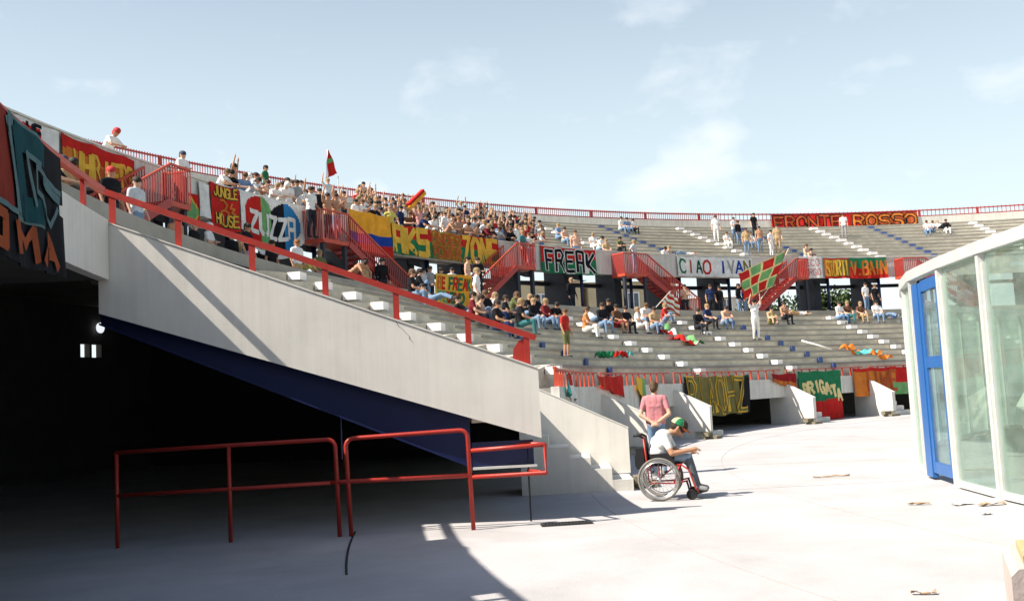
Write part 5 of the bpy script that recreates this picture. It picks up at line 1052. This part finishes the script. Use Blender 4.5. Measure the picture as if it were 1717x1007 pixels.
46.65|46.07|8.2|lean|red|jeans|dark|person in red shirt, blue jeans, leaning forward, first row above the FREAK stair
41.99|51.44|10.31|hips|tan|jeans|dark|person in tan shirt, blue jeans, standing hands on hips, seventh row above AKS
47.09|50.55|9.95|up|grey|jeans|dark|person in grey shirt, blue jeans, both arms raised, sixth row above ZONE
39.67|52.34|10.66|clap|blue|jeans|fair|person in light blue shirt, blue jeans, clapping, eighth row above the striped flag
40.85|53.23|11.01|hips|skin|khaki|black|shirtless person in khaki trousers standing hands on hips, ninth row above the striped flag
47.99|49.65|9.6|stand|black|dark|dark|person in black shirt, dark trousers, standing, fifth row above the FREAK stair
39.92|45.2|7.85|lean|skin|khaki|dark|shirtless person in khaki trousers leaning forward, right behind ZONE
43.28|49.43|9.6|sit|white|khaki|brown|person in white shirt, khaki trousers, sitting, fifth row above UNDER POWER
46.55|47.86|8.9|fold|brown|white|black|person in brown shirt, white trousers, standing arms folded, third row above the FREAK stair
44.61|45.2|7.85|fold|red|jeans|fair|person in red shirt, blue jeans, standing arms folded, right behind the FREAK stair
26.92|46.07|8.2|stand|skin|jeans|dark|shirtless person in blue jeans standing, first row above ZUZZA
30.51|49.43|9.6|sit|tan|jeans|dark|person in tan shirt, blue jeans, sitting, fifth row above ZUZZA
37.97|55.7|12.06|sit|white|jeans|dark|person in white shirt, blue jeans, sitting, twelfth row above ZUZZA
29.88|49.43|9.6|sit|white|jeans|dark|person in white shirt, blue jeans, sitting, fifth row above ZUZZA
28.59|46.97|8.55|stand|tan|jeans|dark|person in tan shirt, blue jeans, standing, second row above ZUZZA
29.89|47.86|8.9|stand|pale|jeans|dark|person in pale grey shirt, blue jeans, standing, third row above ZUZZA
22.8|45.2|7.85|lean|pale|jeans|dark|person in pale grey shirt, blue jeans, leaning forward, right behind ZUZZA
27.49|46.97|8.55|lean|skin|jeans|dark|shirtless person in blue jeans leaning forward, second row above ZUZZA
25.02|46.07|8.2|lean|skin|jeans|dark|shirtless person in blue jeans leaning forward, first row above ZUZZA
26.22|46.07|8.2|lean|pale|jeans|dark|person in pale grey shirt, blue jeans, leaning forward, first row above ZUZZA
38.45|55.7|12.06|sit|tan|jeans|dark|person in tan shirt, blue jeans, sitting, twelfth row above ZUZZA
"""
rnd = random.Random(11)
for ln in CROWD.strip().split('\n'):
    ph, r, z, po_, sh_, pa_, hr_, lb = ln.split('|'); ph = float(ph); r = float(r); z = float(z)
    o = link('person', PMESH[po_], None, True, P(ph, r, z + .002), (0, 0, face_in(ph, rnd.uniform(-.45, .45) if po_ != 'lie' else rnd.uniform(-.15, .15))))
    s_ = rnd.uniform(.93, 1.05) * (.84 if sh_ == 'red' and pa_ == 'olive' else 1); o.scale = (s_, s_, s_)
    sk = SKIN[rnd.random() < .5]; shm = sk if sh_ == 'skin' else clm(sh_); shorts = pa_ in ('olive', 'maroon')
    ms = [sk, hrm(hr_), shm, shm if sh_ in ('black', 'navy', 'maroon') and rnd.random() < .5 else sk, clm(pa_), sk if shorts else clm(pa_), mat('shoe_' + ('w' if rnd.random() < .5 else 'd'), (.6, .6, .58) if rnd.random() < .5 else (.04, .04, .04), .8, .1)]
    for i, m_ in enumerate(ms): o.material_slots[i].link = 'OBJECT'; o.material_slots[i].material = m_
    tag(o, lb, 'person', 'people on the terraces')
# ------------------------------------------------------------------ the two people on the ring, and the wheelchair
def fingers(c, wrist, hd, side, curl, thumb_side):
    """five separate fingers from the end of the palm"""
    hd = Vector(hd).normalized(); side = Vector(side).normalized(); curl = Vector(curl).normalized(); base = Vector(wrist) + hd * .085
    for i, ln in enumerate((.062, .072, .068, .052)):
        b0 = base + side * (.027 - .018 * i); k1 = b0 + hd * ln * .55 + curl * .012; k2 = k1 + (hd * .55 + curl * .8).normalized() * ln * .55
        c.append((b0 - hd * .02, .0095, k1, .0088, 0)); c.append((k1, .0088, k2, .0075, 0))
    t0 = Vector(wrist) + hd * .03 + side * .03 * thumb_side; t1 = t0 + (hd * .7 + side * .6 * thumb_side).normalized() * .04; t2 = t1 + (hd + curl * .5).normalized() * .032
    c.append((t0, .012, t1, .0105, 0)); c.append((t1, .0105, t2, .009, 0))
def head_detail(c, h, f, upv):
    h = Vector(h); f = Vector(f).normalized(); upv = Vector(upv).normalized(); s = f.cross(upv).normalized()
    c.append((h + f * .088 + upv * .012, .010, h + f * .112 - upv * .020, .015, 0))          # nose
    c.append((h + f * .060 - upv * .085, .034, h + f * .075 - upv * .080, .030, 0))           # chin
    for q in (-1, 1):
        c.append((h + s * .088 * q + upv * .012, .014, h + s * .090 * q - upv * .028, .012, 0))  # ears
        c.append((h + f * .080 + s * .036 * q + upv * .028, .012, h + f * .084 + s * .020 * q + upv * .030, .010, 0))   # brows
def dress(o, ms):
    for i, m_ in enumerate(ms): o.material_slots[i].link = 'OBJECT'; o.material_slots[i].material = m_
def tee_mat(name, base, stripe, sc):
    m = bpy.data.materials.new(name); m.use_nodes = True; t = m.node_tree; b_ = t.nodes['Principled BSDF']; b_.inputs['Roughness'].default_value = .9; b_.inputs['Specular IOR Level'].default_value = .1
    co = N(t, 'ShaderNodeTexCoord'); wv = N(t, 'ShaderNodeTexWave', i_Scale=sc, i_Distortion=.6, bands_direction='X'); L(t, co.outputs['Object'], wv.inputs['Vector'])
    mx = N(t, 'ShaderNodeMixRGB'); mx.inputs[1].default_value = (*base, 1); mx.inputs[2].default_value = (*stripe, 1); L(t, wv.outputs['Fac'], mx.inputs[0]); L(t, mx.outputs[0], b_.inputs['Base Color'])
    nz = N(t, 'ShaderNodeTexNoise', i_Scale=9.0); L(t, co.outputs['Object'], nz.inputs['Vector']); bp = N(t, 'ShaderNodeBump', i_Strength=.5, i_Distance=.03); L(t, nz.outputs['Fac'], bp.inputs['Height']); L(t, bp.outputs[0], b_.inputs['Normal']); return m
# standing person seen from behind, hands clasped behind the back
J = pose(BASE, head=(0, .03, 1.60), sh=(.20, -.01, 1.40), el=(.30, -.10, 1.12), wr=(.035, -.185, .96), kn=(.11, .04, .50), an=(.13, -.01, .09)); J['face'] = (.15, 1, -.05)
c = figure(J, True); head_detail(c, (0, .03, 1.60), (.15, 1, -.05), (0, 0, 1))
[c.append(((x_, -.005, 1.36), .105, (x_ * .95, .0, .98), .115, 2)) for x_ in (-.10, -.04, .04, .10)]
for s_ in (-1, 1): fingers(c, (.035 * s_, -.185, .96), (-.9 * s_, -.25, -.35), (0, -.2, 1), (0, .8, -.4), 1)
pm = body_mesh('person_pink', c, .0115, 6)
pk_root = tag(empty('person', (2.57, 19.1, 0), R(-12)), 'person in pink shirt and jeans standing with hands clasped behind the back', 'person')
pk_root.scale = (.90, .95, 1.0); o = link('body', pm, pk_root, True)
dress(o, [SKIN[1], hrm('brown'), tee_mat('pink_striped_shirt', (.55, .26, .27), (.40, .13, .15), 14), SKIN[1], clm('jeans'), clm('jeans'), mat('shoe_d', (.04, .04, .04), .8, .1)])

# wheelchair: local +Y forward, built round the axle
WX, WY, YAW = 2.03, 14.92, R(-90 - 13)
wc = tag(empty('wheelchair', (WX, WY, 0), YAW), 'manual wheelchair with big spoked wheels and red frame on the bright ground', 'wheelchair')
M_REDF = mat('red_frame_paint', (.42, .03, .02), .35, .1, spec=.5); M_TYRE = mat('grey_tyre', (.20, .19, .17), .8, .15); M_SEAT = mat('black_nylon', (.015, .015, .017), .8, .2); M_TEALP = mat('teal_side_panel', (.10, .20, .24), .6, .1)
def ring(x, y, z, rad, tr, n=40, m=8, cam=0.0):
    mb = MB(); mb.tube([(x + cam * math.sin(2 * math.pi * i / n) * rad, y + rad * math.cos(2 * math.pi * i / n), z + rad * math.sin(2 * math.pi * i / n)) for i in range(n)], tr, m, closed=True); return mb
for s_ in (-1, 1):
    x = .29 * s_; cb = -.05 * s_
    w_ = obj('wheel', ring(x, 0, .305, .290, .017, cam=cb), M_TYRE, wc, True, smooth=True)
    obj('rim', ring(x, 0, .305, .268, .010, cam=cb), M_CHROME, w_, True, smooth=True)
    obj('hand_rim', ring(x + .045 * s_, 0, .305, .245, .009, cam=cb), M_CHROME, w_, True, smooth=True)
    mb = MB(); mb.tube([(x - .035, 0, .305), (x + .035, 0, .305)], .028, 12); obj('hub', mb, M_CHROME, w_, True, smooth=True)
    mb = MB()
    for i in range(20):
        a = 2 * math.pi * i / 20; b_ = a + (.25 if i % 2 else -.25)
        mb.tube([(x + (.02 if i % 4 < 2 else -.02), .024 * math.cos(b_), .305 + .024 * math.sin(b_)), (x + cb * math.sin(a) * .266, .266 * math.cos(a), .305 + .266 * math.sin(a))], .0022, 4)
    obj('spokes', mb, M_CHROME, w_, True, kind='stuff')
    cwheel = obj('caster', ring(.21 * s_, .44, .075, .062, .014, 20, 8), M_BLACK, wc, True, smooth=True)
    mb = MB(); mb.tube([(.21 * s_ - .012, .44, .075), (.21 * s_ + .012, .44, .075)], .05, 14); obj('disc', mb, M_BLACK, cwheel, True)
    mb = MB(); mb.tube([(.21 * s_, .42, .08), (.21 * s_, .40, .20), (.21 * s_, .38, .27)], .014, 8); obj('caster_fork', mb, M_BLACK, wc, True, smooth=True)
    mb = MB()
    mb.tube([(.21 * s_, -.20, .92), (.21 * s_, -.17, .55), (.21 * s_, -.15, .25), (.21 * s_, .20, .24), (.21 * s_, .40, .27)], .0125, 8)
    mb.tube([(.21 * s_, -.16, .50), (.21 * s_, .32, .50), (.20 * s_, .42, .42), (.17 * s_, .50, .16), (.16 * s_, .54, .10)], .0125, 8)
    mb.tube([(.21 * s_, .30, .50), (.21 * s_, .20, .24)], .011, 8); mb.tube([(.21 * s_, 0, .50), (.21 * s_, .0, .30)], .011, 8)
    obj('side_frame', mb, M_REDF, wc, True, smooth=True)
    mb = MB(); mb.tube([(.21 * s_, -.20, .90), (.21 * s_, -.26, .935), (.21 * s_, -.34, .93)], .018, 8); obj('push_handle', mb, M_BLACK, wc, True, smooth=True)
    mb = MB(); mb.box((.235 * s_, .06, .58), (.012, .34, .17)); obj('side_panel', mb, M_TEALP if s_ < 0 else M_SEAT, wc, True)
    mb = MB(); mb.box((.09 * s_, .57, .095), (.15, .17, .018), (Vector((1, 0, 0)), Vector((0, .97, .2)), Vector((0, -.2, .97)))); obj('footrest', mb, M_BLACK, wc, True)
mb = MB(); mb.tube([(.21, .0, .30), (-.21, .22, .48)], .010, 6); mb.tube([(-.21, .0, .30), (.21, .22, .48)], .010, 6); mb.tube([(-.29, 0, .305), (.29, 0, .305)], .014, 8); obj('cross_brace', mb, M_REDF, wc, True)
mb = MB(); mb.box((0, .08, .505), (.40, .46, .045)); obj('seat', mb, M_SEAT, wc, True)
mb = MB(); mb.prism([(-.20, -.165, .52), (-.20, -.205, .90), (-.20, -.185, .905), (-.20, -.145, .52)], (.40, 0, 0)); obj('backrest', mb, M_SEAT, wc, True)
mb = MB(); mb.box((0, -.27, .60), (.30, .12, .30)); mb.box((0, -.335, .56), (.22, .03, .16)); obj('back_bag', mb, M_SEAT, wc, True)
# the person sitting in it, bent forward over the knees
J = sym(head=(0, .30, 1.02), sh=(.19, .10, .90), hi=(.10, -.02, .60), kn=(.11, .40, .60), an=(.10, .52, .19), to=(.11, .64, .135), el=(.25, .22, .66), wr=(.11, .44, .66)); J['face'] = (0, .86, -.50)
J['elr'] = (.25, .20, .66); J['wrr'] = (.17, .46, .70)
c = figure(J, True); head_detail(c, (0, .30, 1.02), (0, .86, -.5), (0, .5, .86))
c.append(((-.09, .02, .80), .14, (.09, .02, .80), .14, 2)); c.append(((-.09, -.02, .68), .135, (.09, -.02, .68), .135, 2)); c.append(((-.08, .06, .90), .105, (.08, .06, .90), .105, 2))
for s_, w_ in ((1, (.17, .46, .70)), (-1, (-.11, .44, .66))):
    e = Vector(J['elr' if s_ > 0 else 'ell']); fingers(c, w_, Vector(w_) - e, (-s_, 0, .1), (0, .1, -1), 1)
sm = body_mesh('person_seated', c, .0115, 2)
se = tag(empty('person', (WX, WY, 0), YAW), 'person in white shirt and colourful cap sitting bent forward in the wheelchair', 'person')
o = link('body', sm, se, True)
dress(o, [SKIN[0], hrm('dark'), clm('white'), SKIN[0], mat('garment_pale_denim', (.24, .33, .42), .9, .2, 12, .2, 60), mat('garment_trousers_shade', (.10, .115, .13), .9, .2, 12), mat('shoe_grey', (.22, .22, .22), .8, .1)])  # lower trouser legs coloured dark grey to stand for shade
# cap
hc = Vector((0, .30, 1.02)); fv = Vector((0, .86, -.50)).normalized(); uv = Vector((0, .50, .86)).normalized(); sv = Vector((1, 0, 0)); cols = ['ochre', 'green', 'ochre', 'lgreen', 'pale', 'green']
cap = MB(); nu, nv = 18, 6; cc = hc + uv * .035 - fv * .01
vs = [cc + (fv * math.cos(2 * math.pi * i / nu) * 1.08 + sv * math.sin(2 * math.pi * i / nu)) * .112 * math.cos(j * math.pi / 2 / nv) + uv * .105 * math.sin(j * math.pi / 2 / nv) for j in range(nv + 1) for i in range(nu)]
cap.v = [tuple(v) for v in vs]
for j in range(nv):
    for i in range(nu): cap.f.append((j * nu + i, j * nu + (i + 1) % nu, (j + 1) * nu + (i + 1) % nu, (j + 1) * nu + i)); cap.m.append((i // 3) % 3)
ho = link('cap', cap.mesh('cap', [cm('ochre'), cm('green'), cm('pale')], True), se, True)
br_ = MB(); n = 8; top = []
for i in range(n + 1):
    a = R(-62) + R(124) * i / n; e0 = cc + (fv * math.cos(a) * 1.06 + sv * math.sin(a)) * .110; e1 = e0 + fv * (.085 * math.cos(a * .9)) - uv * .028; top += [e0, e1]
m_ = len(top); br_.add(top + [p - uv * .006 for p in top], [(2 * i, 2 * i + 2, 2 * i + 3, 2 * i + 1) for i in range(n)] + [(m_ + 2 * i, m_ + 2 * i + 1, m_ + 2 * i + 3, m_ + 2 * i + 2) for i in range(n)] + [(2 * i + 1, 2 * i + 3, m_ + 2 * i + 3, m_ + 2 * i + 1) for i in range(n)])
link('cap_brim', br_.mesh('cap_brim', cm('brick')), ho, True)
# ------------------------------------------------------------------ beyond the stand: houses and trees seen through the arcade
M_OCHRE = mat('ochre_render', (0.50, 0.42, 0.27), 0.9, 0.12, 0.8, stain=.15); M_FRAMEW = mat('white_window_frame', (0.78, 0.77, 0.74), 0.7, .05)
M_PANE = mat('dark_window_glass', (0.10, 0.13, 0.15), 0.1, .1, spec=.6); M_ROOF = mat('pale_roof', (0.52, 0.49, 0.44), 0.9, .25, 4)
def house(p0, p1, r, z1, label, wall):
    t = tag(empty('apartment_house', P((p0 + p1) / 2, r, 0)), label, 'building')
    A_, B_ = P(p0, r), P(p1, r); d = (B_ - A_).normalized(); o_ = Vector((-d.y, d.x, 0)); ln = (B_ - A_).length; ax = (d, o_, Vector((0, 0, 1)))
    mb = MB(); mb.box((A_ + B_) / 2 + o_ * 5 + Vector((0, 0, z1 / 2)), (ln, 10, z1), ax); obj('wall', mb, wall, t)
    rf = MB(); c = (A_ + B_) / 2 + o_ * 5
    rf.prism([c - d * (ln / 2 + .4) + o_ * y + Vector((0, 0, z)) for y, z in ((-5.5, z1 + .02), (0, z1 + 0.6), (5.5, z1 + .02))], d * (ln + .8)); obj('roof', rf, M_ROOF, t)
    k = max(2, int(ln / 2.4))
    for fl_ in range(3):
        for i in range(k):
            q = A_ + d * (ln * (i + .5) / k) + Vector((0, 0, 3.45 + 3.1 * fl_))
            mb = MB(); mb.box(q - o_ * 0.04, (1.25, .1, 1.7), ax); w_ = obj('window', mb, M_FRAMEW, t)
            for s_ in (-1, 1):
                mb = MB(); mb.box(q - o_ * 0.10 + d * .28 * s_, (.42, .03, 1.45), ax); obj('pane', mb, M_PANE, w_)
house(64.6, 70.6, 80, 11.6, 'ochre apartment house with white window frames seen behind the seated row', M_OCHRE)
house(71.0, 77.2, 80, 11.4, 'ochre apartment house seen below the FREAK banner end', M_OCHRE)
house(79.0, 84.0, 90, 10.6, 'pale apartment house seen left of the chequered flag', mat('cream_render', (0.62, 0.58, 0.48), .9, .1, 1))
house(45.5, 52.0, 84, 9.6, 'pale apartment house glimpsed through the arcade at left', bpy.data.materials['cream_render'])
# leafy trees: trunk, limbs and leaf clumps
def leaf_mat(name, c):
    m = mat(name, c, .8, .45, 2.5); return m
LM = [leaf_mat('leaf_dark', (0.035, 0.065, 0.02)), leaf_mat('leaf_mid', (0.06, 0.10, 0.03))]; M_BARK = mat('bark', (0.10, 0.075, 0.05), .95, .3, 8)
def tree(phi, r, h, w_, label, seed, z0=0.0):
    rnd = random.Random(seed); b = P(phi, r, z0); t = tag(empty('leafy_tree', b), label, 'tree', 'trees beyond the arcade')
    mb = MB(); mb.tube([b, b + Vector((.1, .05, h * .3)), b + Vector((.05, .15, h * .62))], [.2, .15, .06], 8)
    for i in range(5):
        a = i * 1.26 + rnd.random(); s_ = b + Vector((.08, .1, h * rnd.uniform(.3, .5))); mb.tube([s_, s_ + Vector((math.cos(a) * w_ * .25, math.sin(a) * w_ * .25, h * .16)), s_ + Vector((math.cos(a) * w_ * .4, math.sin(a) * w_ * .4, h * .3))], [.07, .05, .02], 6)
    obj('trunk', mb, M_BARK, t)
    mb = MB()
    cl = [(Vector((rnd.gauss(0, w_ * .22), rnd.gauss(0, w_ * .22), h * rnd.uniform(.42, .95))), rnd.uniform(.5, 1.0) * w_ * .23) for _ in range(26)]
    for c, s_ in cl:
        for _ in range(110):
            v = Vector((rnd.gauss(0, 1), rnd.gauss(0, 1), rnd.gauss(0, .8))).normalized() * s_ * rnd.random() ** .4
            n_ = Vector((rnd.gauss(0, 1), rnd.gauss(0, 1), rnd.gauss(0, 1))).normalized(); u_ = n_.orthogonal().normalized() * rnd.uniform(.10, .2); q = n_.cross(u_)
            p_ = b + c + v; mb.add([p_ - u_, p_ + q * .6, p_ + u_, p_ - q * .6], [(0, 1, 2, 3)], 0 if rnd.random() < .5 else 1)
    o = link('crown', mb.mesh('crown', LM, recalc=False), t); return t
for i, (phi, r, h, w_, z0, lb) in enumerate(((80.6, 62, 8.2, 4.0, 0, 'dark bushy tree in the arcade opening right of the chequered flag'), (82.2, 63, 8.4, 4.2, 0, 'dark green tree between columns below the green and red banner'),
        (78.4, 66, 8.6, 4.5, 0, 'tree crown behind the last red stair'), (86.0, 66, 8.2, 4, 0, 'tree between columns beside the glass barrier'), (36.5, 62, 8.2, 5, 0, 'tree beyond the arcade behind the white shirt'), (52.5, 70, 9.4, 5, 0, 'tree beyond the arcade under the yellow banner'), (91.5, 62, 7.8, 4, 0, 'tree seen through the glass at right'))):
    tree(phi, r, h, w_, lb, 50 + i, z0)
